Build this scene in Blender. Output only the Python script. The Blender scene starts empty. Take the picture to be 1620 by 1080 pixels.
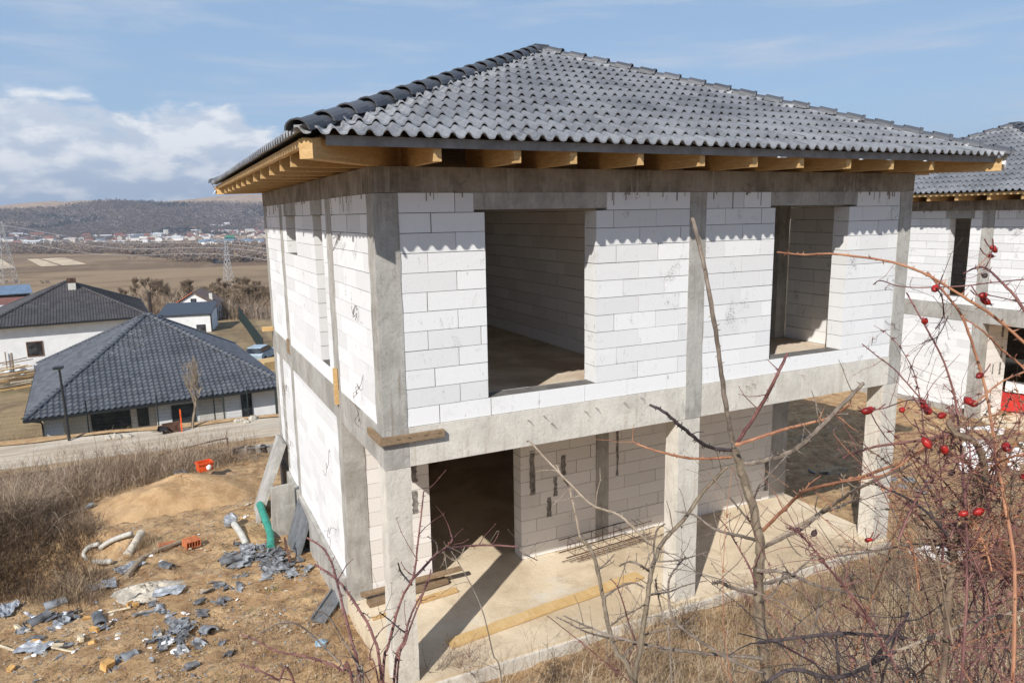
import bpy, math, random
import numpy as np
from mathutils import Vector, Matrix, Euler
random.seed(7); RNG = np.random.default_rng(7)
R = math.radians
sc = bpy.context.scene
C = sc.collection

# ------------------------------------------------------------------ camera
CAM = Vector((-1.9210593, -7.00933974, 2.17453201))
YAW, PIT, ROL, FPX = R(25.85602424), R(-10.01087525), R(-0.95476177), 1140.6754
fw = Vector((math.sin(YAW)*math.cos(PIT), math.cos(YAW)*math.cos(PIT), math.sin(PIT)))
rt0 = Vector((math.cos(YAW), -math.sin(YAW), 0)); up0 = rt0.cross(fw)
rt = math.cos(ROL)*rt0 + math.sin(ROL)*up0
up = -math.sin(ROL)*rt0 + math.cos(ROL)*up0
cd = bpy.data.cameras.new('camera'); cam = bpy.data.objects.new('camera', cd); C.objects.link(cam)
cam.matrix_world = Matrix(((rt.x, up.x, -fw.x, CAM.x), (rt.y, up.y, -fw.y, CAM.y), (rt.z, up.z, -fw.z, CAM.z), (0, 0, 0, 1)))
cd.sensor_width = 36; cd.lens = FPX/1620*36; cd.clip_start = .05; cd.clip_end = 12000
sc.camera = cam
def ray(u, v): return fw + (u-810)/FPX*rt - (v-540)/FPX*up
def atD(u, v, D): return CAM + D*ray(u, v)

# ------------------------------------------------------------------ light and sky
SUN = Vector((0.943, 0.82, -1.0)).normalized()
sd = bpy.data.lights.new('sun', 'SUN'); sd.energy = 4.7; sd.angle = R(.53); sd.color = (1, .955, .89)
so = bpy.data.objects.new('sun', sd); C.objects.link(so)
so.rotation_euler = SUN.to_track_quat('-Z', 'Y').to_euler(); so.location = (-30, -30, 40)
EL = math.asin(-SUN.z); ROTS = math.atan2(-SUN.x, -SUN.y)

class NT:
    """small helper to write node trees"""
    def __init__(s, nt): s.nt = nt; s.nodes = nt.nodes; s.nodes.clear()
    def n(s, t, **k):
        x = s.nodes.new(t)
        for a, b in k.items():
            if a.startswith('i_'):
                key = a[2:]; key = int(key) if key.isdigit() else key.replace('_', ' ')
                s.set(x, key, b)
            else: setattr(x, a, b)
        return x
    def set(s, x, key, b):
        i = x.inputs[key]
        if hasattr(b, 'is_output'): s.nt.links.new(b, i)
        elif hasattr(b, 'outputs'): s.nt.links.new(b.outputs[0], i)
        else: i.default_value = b
    def math(s, op, a, b=0.0, clamp=False):
        x = s.n('ShaderNodeMath', operation=op, use_clamp=clamp); s.set(x, 0, a); s.set(x, 1, b); return x.outputs[0]
    def noise(s, vec, scale, detail=4, rough=.55, dist=0, out=0):
        x = s.n('ShaderNodeTexNoise'); s.set(x, 'Vector', vec); x.inputs['Scale'].default_value = scale
        x.inputs['Detail'].default_value = detail; x.inputs['Roughness'].default_value = rough; x.inputs['Distortion'].default_value = dist
        return x.outputs[out]
    def map(s, vec, scale=(1, 1, 1), loc=(0, 0, 0), rot=(0, 0, 0)):
        x = s.n('ShaderNodeMapping'); s.set(x, 'Vector', vec); x.inputs['Scale'].default_value = scale
        x.inputs['Location'].default_value = loc; x.inputs['Rotation'].default_value = rot; return x.outputs[0]
    def ramp(s, val, stops):
        x = s.n('ShaderNodeValToRGB'); s.set(x, 0, val); e = x.color_ramp.elements
        while len(e) < len(stops): e.new(.5)
        for q, (p, c) in zip(e, stops):
            q.position = p; q.color = (c, c, c, 1) if isinstance(c, (int, float)) else (*c, 1)
        return x.outputs[0]
    def mix(s, fac, a, b, mode='MIX'):
        x = s.n('ShaderNodeMix', data_type='RGBA', blend_type=mode); s.set(x, 0, fac)
        for k, c in ((6, a), (7, b)):
            if isinstance(c, tuple): c = (*c, 1) if len(c) == 3 else c
            s.set(x, k, c)
        return x.outputs[2]
    def smooth(s, val, lo, hi, a=0., b=1.):
        x = s.n('ShaderNodeMapRange', interpolation_type='SMOOTHSTEP'); s.set(x, 0, val)
        for i, q in enumerate((lo, hi, a, b)): x.inputs[i+1].default_value = q
        return x.outputs[0]
    def attr(s, name):
        return s.n('ShaderNodeAttribute', attribute_name=name).outputs['Fac']
    def obj(s): return s.n('ShaderNodeTexCoord').outputs['Object']
    def pos(s): return s.n('ShaderNodeNewGeometry').outputs['Position']

w = bpy.data.worlds.new('World'); sc.world = w; w.use_nodes = True
t = NT(w.node_tree)
sky = t.n('ShaderNodeTexSky', sky_type='NISHITA', sun_disc=False, sun_elevation=EL, sun_rotation=ROTS, altitude=350, air_density=1.0, dust_density=1.3, ozone_density=1.6)
dirv = t.n('ShaderNodeTexCoord').outputs['Generated']
sx = t.n('ShaderNodeSeparateXYZ'); t.set(sx, 0, dirv)
X_, Z_ = sx.outputs[0], sx.outputs[2]
az = t.math('ARCTAN2', sx.outputs[0], sx.outputs[1])
cv = t.n('ShaderNodeCombineXYZ'); t.set(cv, 0, az); t.set(cv, 1, Z_)
P0 = t.map(cv, (1, 2.1, 1), (3.1, .2, 0))
P1 = t.map(cv, (1, 2.1, 1), (3.1 - .010, .2 + .034, 0))
def cum(p): return t.noise(p, 7.0, 8, .56, .1)
n0, n1 = cum(P0), cum(P1)
azm = t.math('MULTIPLY', t.smooth(az, .30, .04), t.smooth(az, -1.9, -1.2))
elm = t.math('MULTIPLY', t.smooth(Z_, .166, .085), t.smooth(Z_, -.03, .01))
env = t.math('MULTIPLY', azm, elm)
dens = t.smooth(t.math('ADD', n0, t.math('MULTIPLY', env, .40)), .62, .74)
dens = t.math('MULTIPLY', dens, t.math('MULTIPLY', t.smooth(env, 0, .25), .9))
shade = t.smooth(t.math('SUBTRACT', n0, n1), -.07, .10)
topl = t.smooth(Z_, .02, .13)
ccol = t.mix(t.math('MULTIPLY', t.math('ADD', t.math('MULTIPLY', shade, .8), t.math('MULTIPLY', topl, .45)), 1.0, True), (2.9, 3.65, 4.9), (6.5, 6.65, 6.9))
# thin high streaks
ws = t.noise(t.map(cv, (1.2, 9, 1), (1, 4, 0), (0, 0, .10)), 3.2, 6, .6, .3)
wis = t.math('MULTIPLY', t.smooth(ws, .44, .78), .6)
hz = t.smooth(Z_, .13, -.01)
skyc = t.mix(.78, sky.outputs[0], t.mix(t.smooth(Z_, .05, .9), (2.35, 3.6, 5.35), (1.1, 2.0, 3.7)))
skyc = t.mix(t.math('ADD', t.math('MULTIPLY', wis, 1.35), .04), skyc, (3.9, 4.5, 5.5))
skyc = t.mix(t.math('MULTIPLY', hz, .75), skyc, (2.9, 3.7, 4.9))
skyc = t.mix(dens, skyc, ccol)
bg = t.n('ShaderNodeBackground'); t.set(bg, 0, skyc); bg.inputs[1].default_value = .13
t.nt.links.new(bg.outputs[0], t.n('ShaderNodeOutputWorld').inputs[0])
sc.view_settings.view_transform = 'Standard'; sc.view_settings.look = 'None'; sc.view_settings.gamma = 1; sc.view_settings.exposure = .12
sc.cycles.volume_bounces = 0; sc.cycles.max_bounces = 10; sc.cycles.diffuse_bounces = 7

# ------------------------------------------------------------------ materials
MATS = {}
def material(name, fn, rough=.9, spec=.25, metal=0.0):
    m = bpy.data.materials.new(name); m.use_nodes = True; t = NT(m.node_tree)
    b = t.n('ShaderNodeBsdfPrincipled'); b.inputs['Roughness'].default_value = rough; b.inputs['Metallic'].default_value = metal
    b.inputs['Specular IOR Level'].default_value = spec
    t.nt.links.new(b.outputs[0], t.n('ShaderNodeOutputMaterial').inputs[0])
    fn(t, b); MATS[name] = m; return m
def bump(t, b, h, strength=.4, dist=.02):
    x = t.n('ShaderNodeBump'); x.inputs['Strength'].default_value = strength; x.inputs['Distance'].default_value = dist
    t.set(x, 'Height', h); t.set(b, 'Normal', x.outputs[0])

def f_aac(t, b):
    p = t.obj(); ti = t.attr('tint')
    c = t.mix(ti, (.70, .70, .695), (.82, .82, .815))
    big = t.noise(p, 1.3, 5, .6)
    c = t.mix(t.smooth(big, .58, .85, 0, .35), c, (.60, .585, .55))
    st = t.noise(t.map(p, (3, 3, 1.2)), 4.2, 5, .7)
    fn = t.noise(p, 38, 4, .7)
    c = t.mix(t.math('MULTIPLY', t.smooth(st, .58, .72, 0, .9), t.smooth(fn, .40, .62)), c, (.30, .29, .27))
    gg_ = t.noise(t.map(p, (1, 1, 1), (13, 2, 5)), 1.9, 4, .6)
    c = t.mix(t.math('MULTIPLY', t.smooth(gg_, .62, .72, 0, .8), t.smooth(fn, .46, .6)), c, (.22, .21, .20))
    sc2 = t.noise(t.map(p, (1, 1, 1), (3, 7, 1)), 2.4, 8, .75, 1.2)
    c = t.mix(t.smooth(sc2, .60, .72, 0, .45), c, (.52, .505, .47))
    sp = t.noise(p, 60, 2, .6)
    c = t.mix(t.smooth(sp, .66, .76, 0, .5), c, (.45, .43, .40))
    t.set(b, 'Base Color', c)
    bump(t, b, t.math('ADD', t.noise(p, 42, 4, .65), t.math('MULTIPLY', t.noise(p, 9, 3, .6), .6)), .45, .006)
material('aac_block', f_aac, .93, .15)
def f_aacin(t, b):
    p = t.obj(); ti = t.attr('tint')
    c = t.mix(ti, (.72, .685, .64), (.83, .80, .765))
    st = t.noise(t.map(p, (2, 2, 1.2)), 3.0, 6, .7)
    c = t.mix(t.smooth(st, .6, .78, 0, .6), c, (.30, .28, .25))
    t.set(b, 'Base Color', c)
    bump(t, b, t.noise(p, 40, 4, .65), .4, .006)
material('aac_block_dusty', f_aacin, .93, .15)
def f_flat(col, amp=.12, scale=6, bs=30, bstr=.3):
    def f(t, b):
        p = t.obj(); n = t.noise(p, scale, 5, .6)
        a = tuple(max(0, x*(1-amp*2.2)) for x in col); d = tuple(min(1, x*(1+amp*1.4)) for x in col)
        t.set(b, 'Base Color', t.mix(t.smooth(n, .3, .7), a, d))
        if bstr: bump(t, b, t.noise(p, bs, 4, .6), bstr, .01)
    return f
material('mortar', f_flat((.16, .15, .14)), .95, .1)
material('mortar_smear', f_flat((.25, .232, .215), .25, 14), .95, .1)
def f_conc(base, dark, stain, boards=True, amt=.6):
    def f(t, b):
        p = t.obj()
        n = t.noise(p, 2.1, 7, .62, .2)
        c = t.mix(t.smooth(n, .32, .68), dark, base)
        v = t.noise(t.map(p, (11, 11, .7)), 1.6, 6, .65)
        c = t.mix(t.smooth(v, .50, .74, 0, min(1, amt*1.3)), c, stain)
        sp = t.noise(p, 34, 3, .7)
        c = t.mix(t.smooth(sp, .60, .74, 0, .6), c, tuple(x*.5 for x in base))
        bl = t.noise(t.map(p, (1.4, 1.4, 1.0), (5, 1, 9)), 4.5, 8, .74, 1.0)
        c = t.mix(t.smooth(bl, .52, .66, 0, .32), c, tuple(min(1, x*1.22) for x in base))
        c = t.mix(t.smooth(bl, .46, .32, 0, .5), c, tuple(x*.62 for x in dark))
        pores = t.noise(p, 70, 1, .5)
        c = t.mix(t.smooth(pores, .68, .74, 0, .7), c, tuple(x*.3 for x in base))
        t.set(b, 'Base Color', c)
        h = t.math('ADD', t.noise(p, 26, 5, .65), t.math('MULTIPLY', t.noise(p, 5, 3, .5), .8))
        bump(t, b, h, .5, .012)
    return f
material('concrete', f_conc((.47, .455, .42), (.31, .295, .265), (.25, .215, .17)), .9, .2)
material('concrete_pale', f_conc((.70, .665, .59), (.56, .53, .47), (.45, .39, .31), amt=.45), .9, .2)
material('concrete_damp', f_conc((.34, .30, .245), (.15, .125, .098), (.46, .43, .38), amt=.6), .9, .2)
def f_slab(t, b):
    p = t.obj()
    n = t.noise(p, .8, 7, .62, .4)
    c = t.mix(t.smooth(n, .35, .66), (.52, .42, .29), (.72, .61, .45))
    d = t.noise(p, 2.6, 7, .7, .6)
    c = t.mix(t.smooth(d, .56, .74, 0, .7), c, (.36, .275, .18))
    g = t.noise(t.map(p, (1, 1.6, 1), (4, 2, 0)), 1.3, 6, .7)
    c = t.mix(t.smooth(g, .55, .72, 0, .6), c, (.62, .59, .52))
    s = t.noise(p, 30, 3, .7); c = t.mix(t.smooth(s, .62, .76, 0, .6), c, (.22, .17, .11))
    t.set(b, 'Base Color', c); bump(t, b, t.math('ADD', t.noise(p, 18, 6, .7), d), .5, .02)
material('dusty_slab', f_slab, .95, .1)
def f_slabdark(t, b):
    p = t.obj(); n = t.noise(p, 1.3, 7, .65, .5)
    t.set(b, 'Base Color', t.mix(t.smooth(n, .35, .65), (.48, .38, .28), (.68, .58, .47))); bump(t, b, t.noise(p, 18, 6, .7), .5, .02)
material('room_floor', f_slabdark, .95, .1)
def f_wood(a, d, sx=1.2):
    def f(t, b):
        p = t.obj(); ti = t.attr('tint')
        g = t.noise(t.map(p, (2.2, 2.2, 22)), 2.2, 5, .6, .6)
        g2 = t.noise(t.map(p, (22, 3, 22)), 1.8, 4, .6, .8)
        c = t.mix(t.smooth(t.math('MULTIPLY', t.math('ADD', g, g2), .5), .35, .66), d, a)
        c = t.mix(t.math('MULTIPLY', ti, .35), c, tuple(x*.55 for x in d))
        t.set(b, 'Base Color', c); bump(t, b, g2, .25, .004)
    return f
material('fresh_timber', f_wood((.66, .45, .22), (.50, .31, .125)), .75, .25)
material('yellow_plank', f_wood((.66, .48, .25), (.55, .36, .15)), .8, .2)
material('old_timber', f_wood((.34, .245, .16), (.22, .15, .09)), .85, .2)
material('deck_board', f_wood((.36, .25, .14), (.25, .16, .085)), .85, .2)
def f_tile(base, dust, amt):
    def f(t, b):
        p = t.obj(); ti = t.attr('tint')
        c = t.mix(ti, tuple(x*.78 for x in base), tuple(x*1.25 for x in base))
        n = t.noise(p, 1.1, 5, .65)
        c = t.mix(t.smooth(n, .40, .72, 0, amt), c, dust)
        s = t.noise(p, 26, 3, .7); c = t.mix(t.smooth(s, .6, .75, 0, .16), c, dust)
        d2 = t.attr('dust')
        c = t.mix(t.math('MULTIPLY', d2, t.smooth(t.noise(p, 9, 5, .7), .36, .60)), c, (.40, .405, .415))
        t.set(b, 'Base Color', c); bump(t, b, t.noise(p, 70, 3, .6), .15, .004)
        b.inputs['Roughness'].default_value = .52
    return f
material('grey_tile', f_tile((.135, .140, .153), (.25, .257, .27), .55), .5, .45)
material('hip_tile', f_tile((.07, .074, .085), (.15, .155, .165), .35), .5, .4)
material('slate_tile', f_tile((.092, .097, .11), (.15, .155, .165), .35), .45, .45)
material('brown_tile', f_tile((.082, .075, .076), (.11, .10, .098), .35), .5, .4)
material('seam_metal', f_flat((.050, .053, .062), .08), .45, .5)
material('grey_metal', f_flat((.20, .21, .225), .12), .5, .5, .3)
material('dark_metal', f_flat((.022, .023, .026), .1), .5, .5)
material('rust', f_flat((.105, .055, .038), .3), .85, .3)
material('white_paint', f_flat((.80, .80, .79), .03, 2, 60, .1), .85, .2)
material('cream_paint', f_flat((.62, .59, .53), .05, 2, 60, .1), .85, .2)
material('window_frame_dark', f_flat((.03, .028, .028), .05), .4, .5)
material('window_frame_wood', f_flat((.22, .10, .04), .1), .5, .4)
def f_glass(t, b):
    p = t.obj(); n = t.noise(p, 1.7, 3, .5)
    t.set(b, 'Base Color', t.mix(t.smooth(n, .4, .6), (.018, .02, .024), (.06, .065, .07)))
material('glass', f_glass, .06, .8)
material('foam_white', f_flat((.83, .83, .83), .04, 20, 80, .5), .8, .2)
material('red_plastic', f_flat((.52, .03, .025), .12, 5, 20, .3), .45, .4)
material('orange_plastic', f_flat((.80, .11, .025), .12, 8), .4, .5)
material('green_plastic', f_flat((.045, .27, .20), .1, 8), .4, .5)
material('pvc_white', f_flat((.52, .50, .45), .08, 8), .5, .4)
material('clay_brick', f_flat((.52, .17, .075), .15, 12), .85, .2)
material('lime', f_flat((.52, .47, .39), .15, 7, 25, .8), .95, .1)
material('shard_grey', f_flat((.25, .265, .285), .3, 5), .6, .35)
material('shard_dark', f_flat((.135, .14, .15), .3, 5), .6, .35)
material('offcut', f_flat((.62, .37, .14), .15, 9), .8, .2)
material('offcut_pale', f_flat((.66, .56, .40), .15, 9), .8, .2)
material('blue_scrap', f_flat((.30, .46, .58), .15, 9), .6, .3)
material('film', f_flat((.30, .32, .35), .2, 9), .35, .5)
def f_bark(a, d, sc_=30):
    def f(t, b):
        p = t.obj(); ti = t.attr('tint')
        n = t.noise(t.map(p, (1, 1, .5)), sc_, 5, .65)
        c = t.mix(t.smooth(n, .35, .66), d, a); c = t.mix(t.math('MULTIPLY', ti, .5), c, tuple(x*.5 for x in d))
        t.set(b, 'Base Color', c); bump(t, b, n, .5, .004)
    return f
material('bark_olive', f_bark((.25, .20, .14), (.13, .10, .07)), .8, .25)
material('bark_brown', f_bark((.25, .18, .125), (.12, .085, .06)), .85, .2)
material('bark_grey', f_bark((.27, .22, .178), (.13, .102, .08)), .8, .25)
material('bark_red', f_bark((.25, .118, .10), (.115, .05, .048)), .7, .3)
material('bark_orange', f_bark((.42, .205, .11), (.27, .115, .065)), .65, .35)
material('bark_dark', f_bark((.085, .066, .066), (.035, .027, .028)), .75, .3)
material('bark_pale', f_bark((.38, .31, .235), (.25, .195, .14)), .8, .25)
material('twig_brown', f_bark((.36, .275, .19), (.22, .16, .11), 8), .9, .15)
material('rosehip', f_flat((.30, .016, .012), .3, 60, 90, .3), .36, .4)
material('dried_berry', f_flat((.045, .028, .026), .3, 40), .7, .3)
def f_straw(t, b):
    ti = t.attr('tint')
    c = t.ramp(ti, [(0, (.17, .115, .068)), (.35, (.33, .235, .14)), (.75, (.50, .385, .25)), (1, (.64, .54, .40))])  # dark end: dead blades, with the shade of grass gaps put into the colour
    t.set(b, 'Base Color', c)
material('straw', f_straw, .85, .2)
def f_brush(t, b):
    ti = t.attr('tint')
    c = t.ramp(ti, [(0, (.10, .07, .05)), (.4, (.25, .18, .125)), (.8, (.43, .335, .245)), (1, (.60, .51, .40))])
    t.set(b, 'Base Color', c)
material('brush', f_brush, .9, .15)
def f_green(t, b):
    t.set(b, 'Base Color', t.mix(t.attr('tint'), (.05, .09, .022), (.14, .19, .06)))
material('green_grass', f_green, .8, .2)

def f_ground(t, b):
    p = t.pos()
    s = t.n('ShaderNodeSeparateXYZ'); t.set(s, 0, p); y = s.outputs[1]; x = s.outputs[0]
    n1 = t.noise(p, .55, 7, .62, .4); n2 = t.noise(p, 3.1, 7, .66, .5); n3 = t.noise(p, 17, 6, .7); n4 = t.noise(p, 70, 3, .7)
    c = t.mix(t.smooth(n2, .33, .68), (.34, .205, .105), (.60, .41, .225))
    c = t.mix(t.smooth(n1, .52, .70, 0, .75), c, (.62, .43, .225))
    litter = t.noise(p, 6.5, 8, .75, .8)
    c = t.mix(t.smooth(litter, .52, .62, 0, .75), c, (.20, .135, .085))
    pale = t.math('MULTIPLY', t.smooth(t.noise(t.map(p, (1, 1.3, 1), (7, 3, 0)), .9, 5, .65), .55, .68), t.smooth(n3, .40, .62))
    c = t.mix(t.math('MULTIPLY', pale, .8), c, (.58, .49, .37))
    c = t.mix(t.smooth(n3, .57, .70, 0, .7), c, (.16, .10, .058))
    c = t.mix(t.smooth(n4, .62, .70, 0, .8), c, (.62, .55, .45))
    gr = t.math('MULTIPLY', t.smooth(t.noise(p, 1.7, 5, .6), .60, .70), t.smooth(n3, .45, .60))
    c = t.mix(t.math('MULTIPLY', gr, .5), c, (.16, .17, .07))
    # slope beyond the yard: dry grass
    far = t.smooth(y, 13.5, 17)
    g = t.mix(t.smooth(t.noise(p, .25, 7, .68), .36, .64), (.20, .145, .088), (.36, .265, .15))
    g = t.mix(t.smooth(t.noise(p, .09, 5, .6), .55, .68, 0, .6), g, (.17, .155, .075))
    c = t.mix(far, c, g)
    t.set(b, 'Base Color', c)
    h = t.math('ADD', t.math('MULTIPLY', n2, 1.2), t.math('ADD', t.math('MULTIPLY', n3, .55), t.math('MULTIPLY', n4, .16)))
    bump(t, b, h, .85, .09)
material('soil', f_ground, .96, .1)
def f_mound(t, b):
    p = t.pos(); n = t.noise(p, 3, 7, .66); n3 = t.noise(p, 20, 5, .7)
    c = t.mix(t.smooth(n, .33, .66), (.36, .225, .115), (.50, .335, .185)); c = t.mix(t.smooth(n3, .62, .75, 0, .5), c, (.2, .12, .06))
    t.set(b, 'Base Color', c); bump(t, b, t.math('ADD', n, t.math('MULTIPLY', n3, .5)), .6, .05)
material('sand', f_mound, .96, .1)
def f_road(t, b):
    p = t.obj(); n = t.noise(t.map(p, (.12, 1.0, 1)), 2.4, 6, .6); n3 = t.noise(p, 5, 6, .7)
    c = t.mix(t.smooth(n, .35, .65), (.42, .345, .255), (.58, .50, .395)); c = t.mix(t.smooth(n3, .58, .75, 0, .5), c, (.27, .20, .13))
    t.set(b, 'Base Color', c); bump(t, b, n3, .6, .04)
material('gravel_road', f_road, .95, .1)
def f_field(t, b):
    p = t.pos()
    n = t.noise(t.map(p, (.002, .011, 1)), 1.5, 6, .6, .3); s = t.noise(t.map(p, (.05, .006, 1), (0, 0, 0), (0, 0, .35)), 1.4, 4, .6)
    c = t.mix(t.smooth(n, .36, .64), (.175, .118, .070), (.31, .218, .130))
    c = t.mix(t.smooth(s, .5, .75, 0, .35), c, (.37, .255, .165))
    m = t.noise(p, .02, 5, .6); c = t.mix(t.smooth(m, .62, .72, 0, .45), c, (.14, .096, .068))
    s3 = t.n('ShaderNodeSeparateXYZ'); t.set(s3, 0, p)
    nr = t.smooth(s3.outputs[1], 420, 330)
    c = t.mix(nr, c, t.mix(t.smooth(t.noise(p, .05, 6, .65), .4, .62), (.22, .155, .09), (.33, .235, .14)))
    t.set(b, 'Base Color', c)
material('ploughed_earth', f_field, .97, .05)
material('stubble', f_flat((.60, .47, .32), .12, .05, 1, 0), .97, .05)
def f_hill(t, b):
    p = t.pos()
    s = t.n('ShaderNodeSeparateXYZ'); t.set(s, 0, p)
    n = t.noise(p, .006, 6, .62); n2 = t.noise(p, .03, 5, .65)
    wood = t.mix(t.smooth(n2, .35, .65), (.14, .115, .112), (.22, .18, .165))
    wood = t.mix(t.smooth(n, .60, .68, 0, .7), wood, (.035, .055, .045))
    bald = t.mix(t.smooth(n2, .35, .65), (.32, .23, .165), (.44, .325, .225))
    c = t.mix(t.attr('wood'), bald, wood)
    t.set(b, 'Base Color', c)
material('hillside', f_hill, .97, .05)
def f_far(t, b):
    ti = t.attr('tint')
    t.set(b, 'Base Color', t.ramp(ti, [(0, (.045, .062, .05)), (.16, (.06, .066, .052)), (.3, (.165, .135, .125)), (.75, (.30, .225, .165)), (1, (.40, .30, .21))]))
material('far_wood', f_far, .95, .1)
def f_vw(t, b):
    i = t.n('ShaderNodeObjectInfo').outputs['Random']
    t.set(b, 'Base Color', t.ramp(i, [(0, (.78, .77, .74)), (.45, (.80, .79, .76)), (.6, (.60, .52, .42)), (.8, (.7, .66, .6)), (1, (.5, .42, .36))]))
material('village_wall', f_vw, .9, .2)
for nm, col in (('roof_red', (.22, .09, .06)), ('roof_grey', (.15, .16, .175)), ('roof_brown', (.17, .105, .075)), ('roof_blue', (.16, .22, .30)), ('roof_green', (.05, .22, .13)), ('roof_white', (.7, .7, .7)),
                ('car_paint', (.36, .44, .50)), ('tyre', (.02, .02, .02)), ('water', (.05, .09, .13)), ('roof_orange', (.44, .14, .07)), ('flag_stripe', (.4, .25, .08)), ('yellow', (.7, .55, .08)), ('lamp_glass', (.5, .5, .45)), ('dark_wood', (.06, .045, .035)), ('pylon_steel', (.42, .42, .42)), ('fence_green', (.018, .03, .03)), ('fence_grey', (.25, .25, .26))):
    material(nm, f_flat(col, .1, 1.5, 9, .1), .6 if nm not in ('water',) else .1, .4)

# ------------------------------------------------------------------ mesh builder
class MB:
    def __init__(s): s.v = []; s.f = []; s.m = []; s.t = []; s.d = []; s.mi = 0; s.ti = 0.; s.du = 0.
    def face(s, idx): s.f.append(idx); s.m.append(s.mi); s.t.append(s.ti); s.d.append(s.du)
    def quad(s, a, b, c, d):
        n = len(s.v); s.v += [tuple(a), tuple(b), tuple(c), tuple(d)]; s.face((n, n+1, n+2, n+3))
    def tri(s, a, b, c):
        n = len(s.v); s.v += [tuple(a), tuple(b), tuple(c)]; s.face((n, n+1, n+2))
    def box(s, x0, x1, y0, y1, z0, z1):
        n = len(s.v)
        s.v += [(x0, y0, z0), (x1, y0, z0), (x1, y1, z0), (x0, y1, z0), (x0, y0, z1), (x1, y0, z1), (x1, y1, z1), (x0, y1, z1)]
        for q in ((0, 3, 2, 1), (4, 5, 6, 7), (0, 1, 5, 4), (1, 2, 6, 5), (2, 3, 7, 6), (3, 0, 4, 7)): s.face(tuple(n+i for i in q))
    def obox(s, o, ax, ay, az):
        """box centred at o with half axis vectors"""
        o, ax, ay, az = map(Vector, (o, ax, ay, az)); n = len(s.v)
        for k in (-1, 1):
            for i, j in ((-1, -1), (1, -1), (1, 1), (-1, 1)): s.v.append(tuple(o+i*ax+j*ay+k*az))
        for q in ((0, 3, 2, 1), (4, 5, 6, 7), (0, 1, 5, 4), (1, 2, 6, 5), (2, 3, 7, 6), (3, 0, 4, 7)): s.face(tuple(n+i for i in q))
    def beam(s, a, b, wd, ht):
        a, b = Vector(a), Vector(b); d = b-a; L = d.length; d.normalize()
        sdv = d.cross(Vector((0, 0, 1)));
        if sdv.length < 1e-4: sdv = Vector((1, 0, 0))
        sdv.normalize(); u = sdv.cross(d)
        s.obox((a+b)/2, d*L/2, sdv*wd/2, u*ht/2)
    def tube(s, pts, rad, sides=6, cap=True):
        pts = [Vector(p) for p in pts]; n0 = len(s.v); N = len(pts)
        if not hasattr(rad, '__len__'): rad = [rad]*N
        prev = None
        for i, p in enumerate(pts):
            d = (pts[min(i+1, N-1)]-pts[max(i-1, 0)])
            if d.length < 1e-9: d = Vector((0, 0, 1))
            d.normalize()
            if prev is None: a = d.orthogonal().normalized()
            else:
                a = prev - d*prev.dot(d)
                if a.length < 1e-6: a = d.orthogonal()
                a.normalize()
            prev = a; b2 = d.cross(a)
            for k in range(sides):
                an = 2*math.pi*k/sides; q = p + rad[i]*(math.cos(an)*a+math.sin(an)*b2); s.v.append((q.x, q.y, q.z))
        for i in range(N-1):
            for k in range(sides):
                k2 = (k+1) % sides; s.face((n0+i*sides+k, n0+i*sides+k2, n0+(i+1)*sides+k2, n0+(i+1)*sides+k))
        if cap and sides > 2:
            s.face(tuple(n0+k for k in reversed(range(sides)))); s.face(tuple(n0+(N-1)*sides+k for k in range(sides)))
    def cone(s, a, b, r, sides=3):
        a, b = Vector(a), Vector(b); d = (b-a)
        if d.length < 1e-9: return
        d.normalize(); u = d.orthogonal().normalized(); w2 = d.cross(u); n = len(s.v)
        for k in range(sides):
            an = 2*math.pi*k/sides; q = a+r*(math.cos(an)*u+math.sin(an)*w2); s.v.append((q.x, q.y, q.z))
        s.v.append(tuple(b))
        for k in range(sides): s.face((n+k, n+(k+1) % sides, n+sides))
    def build(s, name, mats, parent=None, smooth=False):
        if isinstance(mats, str): mats = [mats]
        me = bpy.data.meshes.new(name); me.from_pydata(s.v, [], s.f)
        for m in mats: me.materials.append(MATS[m])
        if len(mats) > 1: me.polygons.foreach_set('material_index', s.m)
        a = me.attributes.new('tint', 'FLOAT', 'FACE'); a.data.foreach_set('value', s.t)
        if any(s.d):
            a = me.attributes.new('dust', 'FLOAT', 'FACE'); a.data.foreach_set('value', s.d)
        if smooth: me.polygons.foreach_set('use_smooth', [True]*len(me.polygons))
        me.update()
        o = bpy.data.objects.new(name, me); C.objects.link(o)
        if parent is not None: o.parent = parent
        return o
def tag(o, label=None, cat=None, group=None, kind=None):
    if label: o['label'] = label
    if cat: o['category'] = cat
    if group: o['group'] = group
    if kind: o['kind'] = kind
    return o
def empty(name, loc=(0, 0, 0), rz=0):
    o = bpy.data.objects.new(name, None); C.objects.link(o); o.location = loc; o.rotation_euler = (0, 0, rz); o.empty_display_size = .3; return o
def kids(o): return [x for x in bpy.data.objects if x.parent == o]
def copy_tree(o, parent=None):
    c = o.copy(); C.objects.link(c); c.parent = parent
    for ch in kids(o): copy_tree(ch, c)
    return c
def copy1(o, loc, rot=None, scale=None, label=None, group=None):
    c = o.copy(); C.objects.link(c); c.location = loc
    if rot is not None: c.rotation_euler = rot
    if scale is not None: c.scale = (scale,)*3 if isinstance(scale, (int, float)) else scale
    if label: c['label'] = label
    if group: c['group'] = group
    return c
rnd = random.uniform
def spline(pts, n=6):
    pts = [Vector(p) for p in pts]
    if len(pts) < 3:
        return [pts[0].lerp(pts[-1], i/n) for i in range(n+1)]
    out = []
    for i in range(len(pts)-1):
        p0 = pts[max(i-1, 0)]; p1 = pts[i]; p2 = pts[i+1]; p3 = pts[min(i+2, len(pts)-1)]
        for k in range(n):
            q = k/n
            out.append(.5*((2*p1)+(-p0+p2)*q+(2*p0-5*p1+4*p2-p3)*q*q+(-p0+3*p1-3*p2+p3)*q**3))
    out.append(pts[-1]); return out

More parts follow.
